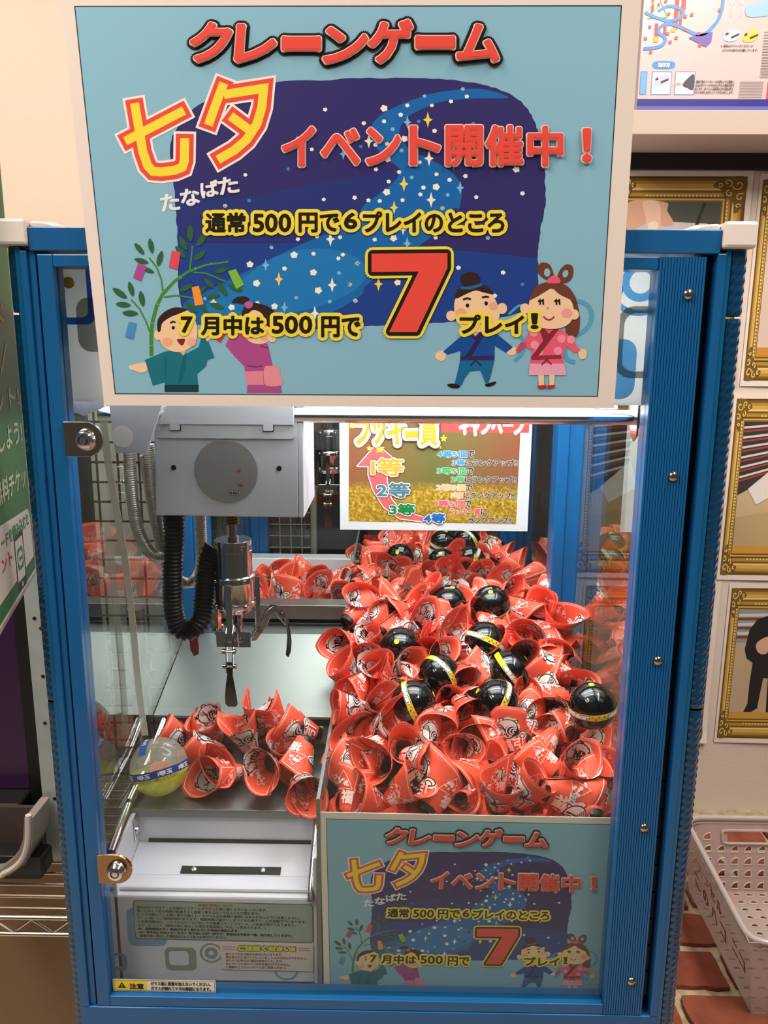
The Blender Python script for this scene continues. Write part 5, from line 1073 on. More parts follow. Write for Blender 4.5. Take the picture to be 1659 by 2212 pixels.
# ------------------------------------------------------------------ framed-picture prints taped to the wall by the machine
G1, G2, G3, G4, G5 = (180, 138, 54), (208, 168, 84), (122, 90, 36), (92, 68, 28), (230, 204, 136)
def framed_print(x0, x1, z0, z1, label, draw, tilt=0.0):
    t = thing('framed_picture_print', label, 'poster', ((x0 + x1) / 2, 0.718, z0), 'gilt frame prints on the wall')
    W_, H_ = (x1 - x0) * 1000, (z1 - z0) * 1000
    def at(x, y, h=0.0):
        lift = 0.006 * max(0.0, (y - H_ * .8) / (H_ * .2)) ** 2 * (x / W_)          # the sheet curls off the wall at its lower corner
        return Vector((x0 + x / 1000, 0.7175 - h - lift, z1 - y / 1000 - tilt * x / 1000))
    vs = []; fs = []; nx, ny = 6, 14
    for j in range(ny + 1):
        for i in range(nx + 1): vs.append(at(W_ * i / nx, H_ * j / ny, 0.0))
    for j in range(ny):
        for i in range(nx): a = j * (nx + 1) + i; fs.append((a, a + 1, a + nx + 2, a + nx + 1))
    s_ = MB().add(vs, fs).build('paper_sheet', mat('print_paper', (232, 216, 206), 0.45), t, fix=False)
    p = Print(at, base=0.0003, step=0.00005); cuts = [(1, H_ * j / ny) for j in range(1, ny)] + [(0, W_ * i / nx) for i in range(1, nx)]
    m = 10; LF = 0.42                     # the moulding is cropped narrow on one side
    for ins, col in ((0, G4), (3, G3), (7, G1), (12, G2), (19, G5), (22, G3), (26, G1), (32, G4), (35, G2), (38, G3)):
        a, b = m + ins, 5 + ins * LF; p.poly([(b, a), (W_ - a, a), (W_ - a, H_ - a), (b, H_ - a)], col)
    for q in range(int((W_ - 2 * m - 80) / 6)):
        for y in (m + 30.5, H_ - m - 30.5): p._put(ell(m + 42 + q * 6, y, 1.9, 1.6, 8), [tuple(range(8))], G5)
    for q in range(int((H_ - 2 * m - 80) / 6)):
        for x in (5 + 30.5 * LF, W_ - m - 30.5): p._put(ell(x, m + 42 + q * 6, 1.6, 1.9, 8), [tuple(range(8))], G5)
    p.flush('printed_moulding', t, cuts)
    h_ = p.h
    for cx, cy, sx, sy in ((5, m, .5, 1), (W_ - m, m, -1, 1), (5, H_ - m, .5, -1), (W_ - m, H_ - m, -1, -1)):
        p.h = h_; p.smooth([(cx + sx * a, cy + sy * b) for a, b in ((2, 2), (30, 1), (50, 8), (56, 16), (44, 20), (38, 30), (28, 36), (20, 44), (18, 58), (8, 52), (1, 30))], G3)
        for a, b, r_, w0 in ((14, 13, 11, 0), (32, 10, 8, 2), (10, 33, 8, 4), (45, 13, 5, 1), (13, 47, 5, 3), (28, 27, 7, 5)):
            for q0, wd, col in ((0, 3.4, G4), (0, 2.2, G2), (.25, .8, G5)):
                p.stroke([(cx + sx * (a + (r_ - r_ * .085 * k + q0) * math.cos(w0 + k * .62)), cy + sy * (b + (r_ - r_ * .085 * k + q0) * .85 * math.sin(w0 + k * .62))) for k in range(11)], wd, col)
        p.flush('printed_corner_scroll', t, cuts)
    p.h = h_ + 0.0001; i0 = m + 41
    draw(p, 5 + 41 * LF, i0, W_ - i0, H_ - i0); p.flush('printed_photo', t, cuts); return t
def photo_hand(p, x0, y0, x1, y1):
    p.poly([(x0, y0), (x1, y0), (x1, y1), (x0, y1)], (74, 78, 68)); p.poly([(x0, y0 + 22), (x0 + 40, y0 + 30), (x1 - 20, y0 + 34), (x1, y0 + 60), (x1, y1), (x0, y1)], (206, 196, 196))
    p.poly([(x1 - 30, y0), (x1 - 24, y0), (x1 - 36, y0 + 40), (x1 - 42, y0 + 40)], (54, 46, 38)); p.poly([(x0 + 26, y0 + 70), (x1 - 24, y0 + 48), (x1 - 22, y0 + 90), (x0 + 26, y0 + 110)], (228, 178, 84)); p.poly([(x0 + 8, y0 + 48), (x0 + 34, y0 + 50), (x0 + 34, y0 + 76), (x0 + 8, y0 + 76)], (222, 96, 76))
    p.smooth([(x0, y0), (x0 + 62, y0), (x0 + 66, y0 + 14), (x0 + 78, y0 + 34), (x0 + 60, y0 + 38), (x0 + 40, y0 + 30), (x0 + 20, y0 + 40), (x0, y0 + 44)], (214, 166, 138)); p.smooth([(x0 + 24, y0), (x0 + 50, y0), (x0 + 56, y0 + 30), (x0 + 54, y0 + 50), (x0 + 44, y0 + 58), (x0 + 34, y0 + 48), (x0 + 30, y0 + 24)], (232, 190, 164)); p.smooth([(x0 + 36, y0 + 34), (x0 + 50, y0 + 32), (x0 + 52, y0 + 48), (x0 + 44, y0 + 55), (x0 + 37, y0 + 46)], (240, 220, 196))
def photo_aisle(p, x0, y0, x1, y1):
    w_, h_ = x1 - x0, y1 - y0
    p.poly([(x0, y0), (x1, y0), (x1, y1), (x0, y1)], (196, 172, 132)); p.poly([(x0, y0), (x0 + w_ * .45, y0), (x0 + w_ * .3, y0 + h_ * .42), (x0, y0 + h_ * .55)], (60, 58, 56))
    for q in range(6): p.stroke([(x0, y0 + 10 + q * 18), (x0 + w_ * .4, y0 + 4 + q * 15)], 4, (214, 206, 200)); p.stroke([(x0, y0 + 17 + q * 18), (x0 + w_ * .38, y0 + 10 + q * 15)], 3.4, (160, 70, 64))
    p.poly([(x0 + w_ * .1, y0 + h_ * .5), (x0 + w_ * .4, y0 + h_ * .3), (x0 + w_ * .48, y0 + h_ * .5), (x0 + w_ * .2, y0 + h_ * .62)], (224, 216, 210)); p.poly([(x0, y0 + h_ * .72), (x0 + w_ * .7, y0 + h_ * .62), (x1, y0 + h_ * .7), (x1, y1), (x0, y1)], (186, 160, 116)); p.poly([(x0, y1 - 14), (x1, y1 - 14), (x1, y1), (x0, y1)], (206, 150, 60))
def photo_mirror(p, x0, y0, x1, y1):
    w_, h_ = x1 - x0, y1 - y0
    p.poly([(x0, y0), (x1, y0), (x1, y1), (x0, y1)], (190, 166, 134)); p.poly([(x0, y0), (x1, y0), (x1, y0 + h_ * .26), (x0, y0 + h_ * .30)], (150, 150, 146))
    for q in range(3): p.stroke([(x0, y0 + 12 + q * 18), (x0 + w_ * .4, y0 + 10 + q * 18)], 6, (206, 204, 198)); p.stroke([(x0, y0 + 19 + q * 18), (x0 + w_ * .4, y0 + 18 + q * 18)], 5, (120, 70, 62))
    p.poly([(x0 + w_ * a, y0 + h_ * b) for a, b in ((.10, .36), (.13, .18), (.20, .09), (.32, .05), (.50, .06), (.62, .18), (.64, .36), (.58, .56), (.56, .80), (.55, .94), (.40, .96), (.39, .80), (.38, .62), (.33, .62), (.31, .80), (.30, .90), (.18, .97), (.15, .95), (.19, .86), (.19, .66), (.20, .48), (.13, .44))], (36, 34, 36))
    p.smooth([(x0 + w_ * 0.22, y0 + h_ * .30), (x0 + w_ * 0.34, y0 + h_ * .24), (x0 + w_ * 0.40, y0 + h_ * .32), (x0 + w_ * 0.32, y0 + h_ * .40), (x0 + w_ * 0.24, y0 + h_ * .38)], (214, 172, 146)); p.poly([(x0, y1 - 14), (x1, y1 - 14), (x1, y1), (x0, y1)], (204, 152, 64))
def photo_plain(p, x0, y0, x1, y1):
    p.poly([(x0, y0), (x1, y0), (x1, y1), (x0, y1)], (214, 190, 176)); p.poly([(x1 - 16, y0), (x1, y0), (x1, y1), (x1 - 16, y1)], (176, 60, 50)); p.poly([(x0, y1 - 16), (x1, y1 - 16), (x1, y1), (x0, y1)], (196, 140, 60))
framed_print(0.392, 0.6205, 0.606, 0.9610, 'gilt frame print showing fingers on a snack bag, topmost beside the big poster', photo_hand)
framed_print(0.632, 0.880, 0.604, 0.9560, 'gilt frame print cut by the picture edge, topmost at the far side', photo_plain)
framed_print(0.3560, 0.6050, 0.2500, 0.5930, 'gilt frame print of a shop aisle seen partly through the cabinet side', photo_aisle)
framed_print(0.6240, 0.872, 0.2480, 0.5920, 'gilt frame print of a shop aisle with pale floor, middle row at the edge', photo_aisle)
framed_print(0.3780, 0.6330, -0.0810, 0.2440, 'gilt frame print with a red strip, lowest row next to the light tube', photo_plain)
framed_print(0.6490, 0.900, -0.0810, 0.2420, 'gilt frame print of a person in black holding up a phone, lowest row', photo_mirror)

# ------------------------------------------------------------------ shelf with a boxed toy above the prints
sf = thing('wall_shelf', 'pale board shelf on the wall above the gilt frame prints', 'shelf', (0.7, 0.7, 0.986))
part('shelf_board', mat('shelf_laminate', (192, 174, 162), 0.5), MB().box(0.36, 1.3, 0.60, 0.7198, 0.986, 1.0205), sf, bevel=0.001)
part('painted_shade_strip', mat('under_shelf_shade', (30, 26, 22), 0.4), MB().box(0.36, 1.3, 0.708, 0.7198, 0.9600, 0.9858), sf)  # dark colour stands in for the shadow in the gap below the shelf
bx = thing('toy_box', 'white toy carton printed with a blue coaster track, on the wall shelf', 'box', (0.5, 0.65, 1.0207))
part('carton', mat('carton_white', (206, 186, 186), 0.28, coat=0.3, bump=(40, 0.1)), MB().box(0.388, 0.80, 0.615, 0.70, 1.0208, 1.42), bx, bevel=0.001)
tb = Print(lambda x, y, h: (0.388 + x / 1000, 0.6149 - h, 1.0208 + y / 1000), step=0.00006)
tb.poly([(0, 1), (411, 1), (411, 19), (0, 19)], (44, 38, 130)); tb.poly([(0, 2), (411, 2), (411, 9), (0, 9)], (92, 96, 176)); tb.flush('printed_base_band', bx); tb.h = 0
def tz(x, y): return ((x - 335) * 0.1655, 19 + (1020 - y) * 0.1655)          # millimetres up from the foot of the carton
TB_ = (78, 142, 214)
for q in ([(640, 60), (650, 700)],): pass
for x0, x1, y0, y1, c in ((410, 440, 0, 90, (212, 70, 60)), (404, 430, 90, 310, (200, 64, 54)), (625, 665, 0, 60, (240, 200, 60)), (615, 655, 60, 440, (204, 66, 56)), (690, 722, 0, 40, (240, 200, 60)), (675, 715, 40, 280, (212, 70, 60)), (450, 482, 390, 540, (200, 70, 70)), (530, 556, 380, 480, (200, 70, 70)), (666, 690, 280, 400, (200, 70, 70)), (600, 640, 430, 460, (232, 190, 70)), (447, 490, 500, 545, (232, 180, 60))):
    tb.poly([tz(x0, y0), tz(x1, y0), tz(x1, y1), tz(x0, y1)], c)
tb.flush('printed_pillars', bx)
tb.h = 0.0006
tb.stroke(spline([tz(*q) for q in ((980, -20), (1020, 60), (1045, 160), (1040, 280), (1010, 370), (950, 440), (900, 475), (830, 480), (740, 445), (640, 405), (560, 395), (500, 420), (490, 470), (540, 500), (550, 545), (490, 585), (360, 600))], 5, False), 4.6, TB_)
tb.stroke(spline([tz(*q) for q in ((350, 300), (450, 340), (560, 370), (660, 350), (700, 310), (660, 270), (560, 250), (470, 290))], 5, False), 4.2, TB_); tb.flush('printed_track', bx); tb.h = .0006
tb.stroke([tz(370, 300), tz(460, 160), tz(560, 340), tz(380, 350), tz(470, 250)], 1.6, (126, 186, 84)); tb.flush('printed_scenery', bx); tb.h = .0006; tb.poly([tz(760, 510), tz(830, 485), (tz(975, 460)), tz(970, 545), tz(925, 585)], (112, 92, 176)); tb.flush('printed_base', bx)
hh = 0.0009
for x, y in ((485, 22), (678, 20), (795, 30), (968, 22), (470, 137), (666, 160), (533, 212), (472, 240), (568, 313), (775, 320), (718, 335), (1022, 283), (405, 420), (720, 440), (850, 475), (570, 475), (650, 510), (598, 545), (372, 515), (870, 570), (428, 628), (1132, 45), (1282, 50)):
    tb.h = hh; tb.poly([tz(x - 13, y - 13), tz(x + 13, y - 13), tz(x + 13, y + 13), tz(x - 13, y + 13)], (222, 86, 80)); tb._put([tz(x - 5, y - 6), tz(x + 5, y - 6), tz(x + 5, y + 6), tz(x - 5, y + 6)], [(0, 1, 2, 3)], (240, 210, 206)) if False else None
tb.flush('printed_part_markers', bx)
def train(x, y, c, k=1.0):
    tb.h = .0004; tb.smooth([tz(x - 72 * k, y + 30 * k), tz(x - 50 * k, y - 20 * k), tz(x + 10 * k, y - 46 * k), tz(x + 66 * k, y - 40 * k), tz(x + 70 * k, y + 16 * k), tz(x + 20 * k, y + 50 * k), tz(x - 40 * k, y + 52 * k)], c)
    tb.poly([tz(x - 60 * k, y - 10 * k), tz(x - 34 * k, y - 24 * k), tz(x - 30 * k, y - 4 * k), tz(x - 56 * k, y + 8 * k)], (34, 32, 40)); tb.poly([tz(x - 8 * k, y + 14 * k), tz(x + 66 * k, y - 16 * k), tz(x + 66 * k, y + 2 * k), tz(x - 4 * k, y + 32 * k)], (40, 38, 48)); tb.flush('printed_train', bx)
train(1152, 485, (206, 204, 224)); train(1322, 490, (236, 196, 64))
tb.h = .0002; tb.poly([tz(1135, 78), tz(1240, 78), tz(1240, 105), tz(1135, 105)], (116, 178, 70)); tb.poly([tz(1445, 82), tz(1535, 90), tz(1530, 150), tz(1425, 150)], (222, 96, 78)); tb.poly([tz(1115, -20), tz(1272, -20), tz(1272, 8), tz(1115, 8)], (96, 70, 150)); tb.smooth([tz(1262, 250), tz(1360, 215), tz(1500, 205), tz(1536, 260), tz(1520, 310), tz(1400, 335), tz(1270, 330)], (150, 186, 224)); tb.flush('printed_parts', bx)
for x in (1130, 1215): tb.h = .0002; tb.poly([tz(x - 22, 195), tz(x + 22, 195), tz(x + 22, 230), tz(x + 6, 234), tz(x + 4, 340), tz(x - 4, 340), tz(x - 6, 234), tz(x - 22, 228)], (196, 190, 200)); tb.flush('printed_parts', bx)
for x0, x1, c in ((350, 412, (110, 170, 220)), (455, 635, (226, 216, 222)), (668, 850, (226, 216, 222))):
    tb.h = .0002; tb.poly([tz(x0, 788), tz(x1, 788), tz(x1, 985), tz(x0, 985)], (92, 132, 196)); tb.poly([tz(x0 + 6, 794), tz(x1 - 6, 794), tz(x1 - 6, 979), tz(x0 + 6, 979)], c); tb.flush('printed_panel', bx)
tb.h = .0004; train(545, 860, (190, 192, 216), .95); tb.h = .0004; tb.smooth([tz(740, 900), tz(800, 830), tz(840, 815), tz(840, 940), tz(790, 930)], (70, 72, 78)); tb.smooth([tz(668, 890), tz(715, 880), tz(728, 900), tz(668, 912)], (216, 160, 140)); tb.flush('printed_panel', bx)
def tline(s_, x0, x1, y0, y1, c, b_=.12): a, d = tz(x0, y1), tz(x1, y0); return s_, (a[0], -d[1], d[0], -a[1]), c, b_
tl2 = Print(lambda x, y, h: (0.388 + x / 1000, 0.6149 - h, 1.0208 - y / 1000), base=0.0003)
tb.h = .0002; tb.smooth([tz(472, 706), tz(640, 706), tz(640, 762), tz(472, 762)], (70, 140, 214)); tb.flush('printed_badge', bx)
for s_, x0, x1, y0, y1, c, b_ in (('遊び方', 500, 612, 714, 756, (240, 240, 246), .6), ('※車両はホワイトかイエローの', 1062, 1350, 566, 586, (70, 60, 66), .1), ('どちらか1色のみ付属しています。', 1078, 1400, 600, 622, (70, 60, 66), .1), ('車両下部のツメでレールを挟むように装着し、', 862, 1216, 862, 886, (80, 66, 70), .1), ('ON/OFFスイッチをONにすると車両が走り', 858, 1212, 892, 916, (80, 66, 70), .1), ('出します。走っている車両を止める時は押上', 854, 1208, 922, 946, (80, 66, 70), .1), ('ボタンを押しながらスイッチをOFFにします。', 850, 1212, 952, 976, (80, 66, 70), .1)):
    q = tline(s_, x0, x1, y0, y1, c, b_); tl2.h = .0009; tl2.text(q[0], q[1], q[2], bold=q[3], n=4); tl2.flush('carton_lettering', bx)
tb.h = .0002
tb.poly([tz(1460, 375), tz(1800, 375), tz(1800, 416), tz(1460, 416)], (240, 224, 110))
for q in range(17): tb.poly([tz(1440 + q * 1.5 * 0, 458 + q * 23), tz(1800, 458 + q * 23), tz(1800, 466 + q * 23), tz(1440, 466 + q * 23)], (150, 134, 136))
for q in range(6): tb.poly([tz(1262, 872 + q * 24), tz(1480, 872 + q * 24), tz(1480, 880 + q * 24), tz(1262, 880 + q * 24)], (160, 146, 150))
tb.flush('printed_fine_lines', bx)
tb.h = .0002; tb.poly([tz(1515, 876), tz(1800, 876), tz(1800, 1020), tz(1515, 1020)], (214, 74, 64)); tb.flush('printed_age_panel', bx)
q = tline('対象年齢', 1525, 1690, 884, 928, (244, 226, 220), .5); tl2.h = .0009; tl2.text(q[0], q[1], q[2], bold=q[3], n=6); tl2.flush('carton_lettering', bx)

# ------------------------------------------------------------------ brick-faced platform and the plastic basket on it
pf = struct(MB().box(0.33, 1.40, -0.25, 0.7198, -0.9, -0.2285).build('floor_platform', mat('pale_mortar', (190, 172, 140), 0.9, bump=(150, 0.9), var=(60, 0.8, (150, 130, 100)))), 'platform faced with red bricks in pale mortar beside the cabinet')
BRK = [mat('brick_%d' % i, c, 0.85, bump=(220, 0.5), var=(35, 0.7, c2)) for i, (c, c2) in enumerate((((134, 66, 44), (108, 48, 32)), ((122, 56, 38), (98, 42, 30)), ((142, 76, 52), (118, 58, 40))))]
rb = random.Random(4); yc = 0.6684; row = 0
brick_mesh = []
while yc > -0.22:
    xx = 0.335 - (0.11 if row % 2 else 0.02)
    while xx < 1.0:
        l_ = 0.205 + rb.uniform(-.012, .012); x0, x1 = max(xx, 0.334), xx + l_ - 0.012
        if x1 > 0.36:
            y0, y1 = yc - 0.081 + 0.0095 + rb.uniform(-.004, .004), yc - 0.0095 + rb.uniform(-.004, .004); out = []
            for k in range(10): out.append((x0 + (x1 - x0) * k / 10, y0 + rb.uniform(-.002, .002)))
            for k in range(4): out.append((x1 + rb.uniform(-.002, .002), y0 + (y1 - y0) * k / 4))
            for k in range(10): out.append((x1 - (x1 - x0) * k / 10, y1 + rb.uniform(-.002, .002)))
            for k in range(4): out.append((x0 + rb.uniform(-.002, .002), y1 - (y1 - y0) * k / 4))
            MB().prism(out, lambda a, b, h: (a, b, h), -0.2284, -0.2215 + rb.uniform(-.0015, .0015)).build('brick', BRK[rb.randrange(3)], pf, bevel=0.0025)
        xx += l_
    yc -= 0.081; row += 1

bk = thing('plastic_basket', 'translucent white plastic basket with quarter-round holes and red marker writing', 'basket', (0.65, 0.33, -0.22))
mp = bpy.data.materials.new('translucent_plastic'); mp.use_nodes = True; nt = mp.node_tree; nt.nodes.clear()
out_ = nt.nodes.new('ShaderNodeOutputMaterial'); pb_ = nt.nodes.new('ShaderNodeBsdfPrincipled'); tr_ = nt.nodes.new('ShaderNodeBsdfTransparent'); mx_ = nt.nodes.new('ShaderNodeMixShader')
pb_.inputs['Base Color'].default_value = (lin(202), lin(182), lin(175), 1); pb_.inputs['Roughness'].default_value = 0.25; mx_.inputs[0].default_value = 0.58
nt.links.new(tr_.outputs[0], mx_.inputs[1]); nt.links.new(pb_.outputs[0], mx_.inputs[2]); nt.links.new(mx_.outputs[0], out_.inputs[0])
B0 = [(0.5150, 0.2250), (0.860, 0.2250), (0.860, 0.4700), (0.5220, 0.4700)]; BZ0, BZ1 = -0.2195, -0.0940
def lerp3(a, b, t): return tuple(x + (y - x) * t for x, y in zip(a, b))
def basket_wall(p00, p10, p01, p11, cw, chh, skip=lambda u, v: False, quarter=True, name='basket_wall'):
    """wall between four corners (bottom pair, top pair) pierced by rows of holes"""
    L_ = (Vector(p10) - Vector(p00)).length; H_ = (Vector(p01) - Vector(p00)).length; nx, ny = max(1, int(L_ / cw)), max(1, int(H_ / chh)); mb = MB()
    nrm = (Vector(p10) - Vector(p00)).cross(Vector(p01) - Vector(p00)).normalized()
    P = lambda u, v: Vector(lerp3(lerp3(p00, p10, u), lerp3(p01, p11, u), v))
    for i in range(nx):
        for j in range(ny):
            u0, u1, v0, v1 = i / nx, (i + 1) / nx, j / ny, (j + 1) / ny
            sk = skip((u0 + u1) / 2, (v0 + v1) / 2)
            if sk == 2: continue
            if sk: mb.add([P(u0, v0), P(u1, v0), P(u1, v1), P(u0, v1)], [(0, 1, 2, 3)]); continue
            hole = [(0.22, 0.22), (0.5, 0.22), (0.78, 0.22), (0.78, 0.4), (0.78, 0.6), (0.78, 0.78)] + [(0.78 - 0.56 * math.sin(t), 0.22 + 0.56 * math.cos(t)) for t in [PI / 2 * k / 5 for k in range(1, 5)]]
            if not quarter: hole = [(0.5 + 0.3 * math.cos(t), 0.3 + 0.42 * max(0, math.sin(t))) for t in [-PI / 2 + 2 * PI * k / 10 for k in range(10)]]
            outer = []
            for a, b in hole:
                dx, dy = a - 0.5, b - 0.5; k = 0.5 / max(abs(dx), abs(dy), 1e-6); outer.append((0.5 + dx * k, 0.5 + dy * k))
            n_ = len(hole); f = lambda a, b: P(u0 + (u1 - u0) * a, v0 + (v1 - v0) * b)
            cor = [(0, 0), (1, 0), (1, 1), (0, 1)]
            vs = [f(*q) for q in outer] + [f(*q) for q in hole]; fs = [(k, (k + 1) % n_, n_ + (k + 1) % n_, n_ + k) for k in range(n_)]
            for k in range(n_):                       # close the cell corners left by the square outline
                a, b = outer[k], outer[(k + 1) % n_]
                if abs(a[0] - b[0]) > 1e-6 and abs(a[1] - b[1]) > 1e-6:
                    c = min(cor, key=lambda q: abs(q[0] - (a[0] + b[0]) / 2) + abs(q[1] - (a[1] + b[1]) / 2)); vs.append(f(*c)); fs.append((k, len(vs) - 1, (k + 1) % n_))
            mb.add(vs, fs)
            rim_ = [f(*q) + nrm * 0.0004 for q in hole]; mb.tube(rim_, 0.0006, 4, 1, closed=True)
    o = mb.build(name, [mp, mat('plastic_hole_rim', (204, 188, 182), 0.25)], bk, fix=False, weld=1e-5); md = o.modifiers.new('thick', 'SOLIDIFY'); md.thickness = 0.0014; return o
T0 = [(0.4920, 0.2080), (0.880, 0.2080), (0.880, 0.4860), (0.5090, 0.4860)]
c3 = lambda p, z: (p[0], p[1], z)
basket_wall(c3(B0[3], BZ0), c3(B0[2], BZ0), c3(T0[3], BZ1), c3(T0[2], BZ1), 0.0205, 0.0205, lambda u, v: 2 if (0.17 < u < 0.385 and 0.67 < v < 0.83) else (v > 0.84 or (0.13 < u < 0.43 and v > 0.6)))
basket_wall(c3(B0[0], BZ0), c3(B0[3], BZ0), c3(T0[0], BZ1), c3(T0[3], BZ1), 0.0205, 0.0205, lambda u, v: v < 0.80 or v > 0.95 or 0.3 > u)
basket_wall(c3(B0[0], BZ0), c3(B0[1], BZ0), c3(T0[0], BZ1), c3(T0[1], BZ1), 0.0205, 0.0205, lambda u, v: v > 0.8 or u < 0.06)
basket_wall(c3(B0[1], BZ0), c3(B0[2], BZ0), c3(T0[1], BZ1), c3(T0[2], BZ1), 0.0205, 0.0205, lambda u, v: v > 0.8)
basket_wall(c3(B0[0], BZ0), c3(B0[1], BZ0), c3(B0[3], BZ0), c3(B0[2], BZ0), 0.0205, 0.0165, lambda u, v: False, False, 'basket_floor')
cx_, cy_ = 0.69, 0.34; rimp = []
for q, (a, b) in enumerate(T0):
    pa_, pn = Vector(T0[q - 1]), Vector(T0[(q + 1) % 4]); c_ = Vector((a, b)); d1 = (pa_ - c_).normalized() * 0.03; d2 = (pn - c_).normalized() * 0.03
    for t in (0, .25, .5, .75, 1): s_ = c_ + d1 * (1 - t) ** 2 + d2 * t ** 2; rimp.append((s_.x, s_.y, BZ1))
M_RIM = mat('plastic_rim', (196, 180, 174), 0.2, coat=0.3, alpha=0.8)
part('rim', M_RIM, MB().tube(rimp, 0.0045, 10, closed=True), bk, smooth=True); part('rim_bead', M_RIM, MB().tube([(a, b, z - 0.009) for a, b, z in rimp], 0.0022, 8, closed=True), bk, smooth=True)
P_ = lambda u, v: Vector(lerp3(lerp3(c3(B0[3], BZ0), c3(B0[2], BZ0), u), lerp3(c3(T0[3], BZ1), c3(T0[2], BZ1), u), v))
part('handle_slot_rim', M_RIM, MB().tube([P_(a, b) + Vector((0, -0.0012, 0)) for a, b in rrect(0.164, 0.660, 0.392, 0.838, 0.03, 4)], 0.0024, 6, closed=True), bk, smooth=True)
wp = Print(lambda x, y, h: Vector(lerp3(lerp3(c3(B0[3], BZ0), c3(B0[0], BZ0), x), lerp3(c3(T0[3], BZ1), c3(T0[0], BZ1), x), 1 - y)) + Vector((-0.0012 - h, 0, 0)), rough=0.5)
MK = (112, 52, 46)
for i, ch_ in enumerate('カプセル'): wp.text(ch_, (0.22 + i * 0.105, 0.26, 0.30 + i * 0.105, 0.42), MK, bold=0.004, n=6)
for i, ch_ in enumerate('このハコ'): wp.text(ch_, (0.16 + i * 0.14, 0.50, 0.25 + i * 0.14, 0.68), MK, bold=0.004, n=6)
for i, ch_ in enumerate('ニコ'): wp.text(ch_, (0.76 + i * 0.10, 0.40, 0.84 + i * 0.10, 0.56), MK, bold=0.004, n=6)
wp.flush('marker_writing', bk)

# ------------------------------------------------------------------ grid rack beyond the left pane
gr = thing('grid_rack', 'black wire grid rack seen through the pane behind the hanging hoses', 'rack', (-0.55, 0.62, -0.9))
M_GW = mat('black_wire', (46, 44, 42), 0.4, 0.6)
part('rack_foot', M_GW, MB().box(-0.80, -0.33, 0.56, 0.66, -0.9, -0.885), gr)
part('brightening_board', mat('brightening_board_white', (236, 232, 220), 0.6), MB().box(-0.80, -0.335, 0.655, 0.66, -0.885, 0.70), gr)  # pale board added behind the wires to brighten the dim view there
for i in range(14): part('grid_wire', M_GW, MB().cyl((-0.795 + i * 0.0355, 0.60, -0.886), (-0.795 + i * 0.0355, 0.60, 0.72), 0.0021, n=6), gr)
for i in range(27): part('grid_wire', M_GW, MB().cyl((-0.80, 0.596, -0.16 + i * 0.0335), (-0.33, 0.596, -0.16 + i * 0.0335), 0.0021, n=6), gr)
# ------------------------------------------------------------------ neighbour on the left: green notice, capsule vending machine on a wire shelf
gn = thing('green_notice', 'green and white notice with a phone picture hanging beside the cabinet', 'notice', (-0.36, 0.115, 0.42))
d_ = Vector((-0.24, 0.97, 0)).normalized(); P0 = Vector((-0.36, 0.1147, 0.0)); nn = Vector((d_.y, -d_.x, 0))
def ga(x, z, h=0.0): return P0 + d_ * (x / 1000) + Vector((0, 0, z / 1000)) + nn * h
def gpoly(pts, h0, h1, m, name):
    return MB().prism(pts, lambda a, b, h: ga(a, b, h), h0, h1).build(name, m, gn)
gpoly([(-155, 412), (8, 424), (8, 1100), (-155, 1100)], -0.0016, 0.0, mat('notice_edge', (150, 140, 134), 0.4), 'notice_card')
gp_ = Print(lambda x, y, h: ga(x, y, h), base=0.0002)
gp_.poly([(-155, 417), (6, 427), (6, 1100), (-155, 1100)], (206, 192, 182)); gp_.poly([(-155, 420), (5, 430), (5, 1100), (-155, 1100)], (44, 104, 52)); gp_.poly([(-155, 436), (2, 444), (0, 488), (-8, 497), (-155, 505)], (210, 196, 188)); gp_.flush('printed_field', gn)
gp_.poly(rrect(-77, 426, -38, 483, 3), (34, 32, 32)); gp_.poly([(-73, 436), (-42, 436), (-42, 477), (-73, 477)], (206, 192, 186)); gp_.poly(rrect(-69, 446, -45, 468, 5), (44, 120, 58)); gp_.poly(ell(-57, 457, 9.5, 7.5), (210, 200, 192)); gp_.poly(rrect(-60, 428.5, -54, 433, 1), (200, 190, 184)); gp_.flush('phone_picture', gn)
gl_ = Print(lambda x, y, h: ga(x, -y, h), base=0.0005)
CREAMT = (200, 196, 160)
for s_, bx_, c in (('ット!', (-98, -622, -3, -602), CREAMT), ('トしよう!', (-128, -588, -4, -566), CREAMT), ('回無料チケッ', (-150, -543, -6, -520), CREAMT), ('ードを読み込むと', (-122, -494, -8, -480), (52, 124, 62)), ('イント', (-150, -474, -88, -460), (196, 60, 56)), ('ド', (-70, -700, -34, -674), (206, 176, 60))):
    gl_.h = .0005; gl_.text(s_, bx_, c, bold=.6, n=6); gl_.flush('notice_lettering', gn)
gl_.h = .0007; gl_.text('LINE', (-64, -459, -50, -455), (44, 120, 58), bold=.2); gl_.flush('notice_lettering', gn); gl_.h = .0005; gl_.stroke([(-66, -636), (-36, -664)], 4, (196, 170, 50)); gl_.flush('notice_stroke', gn)

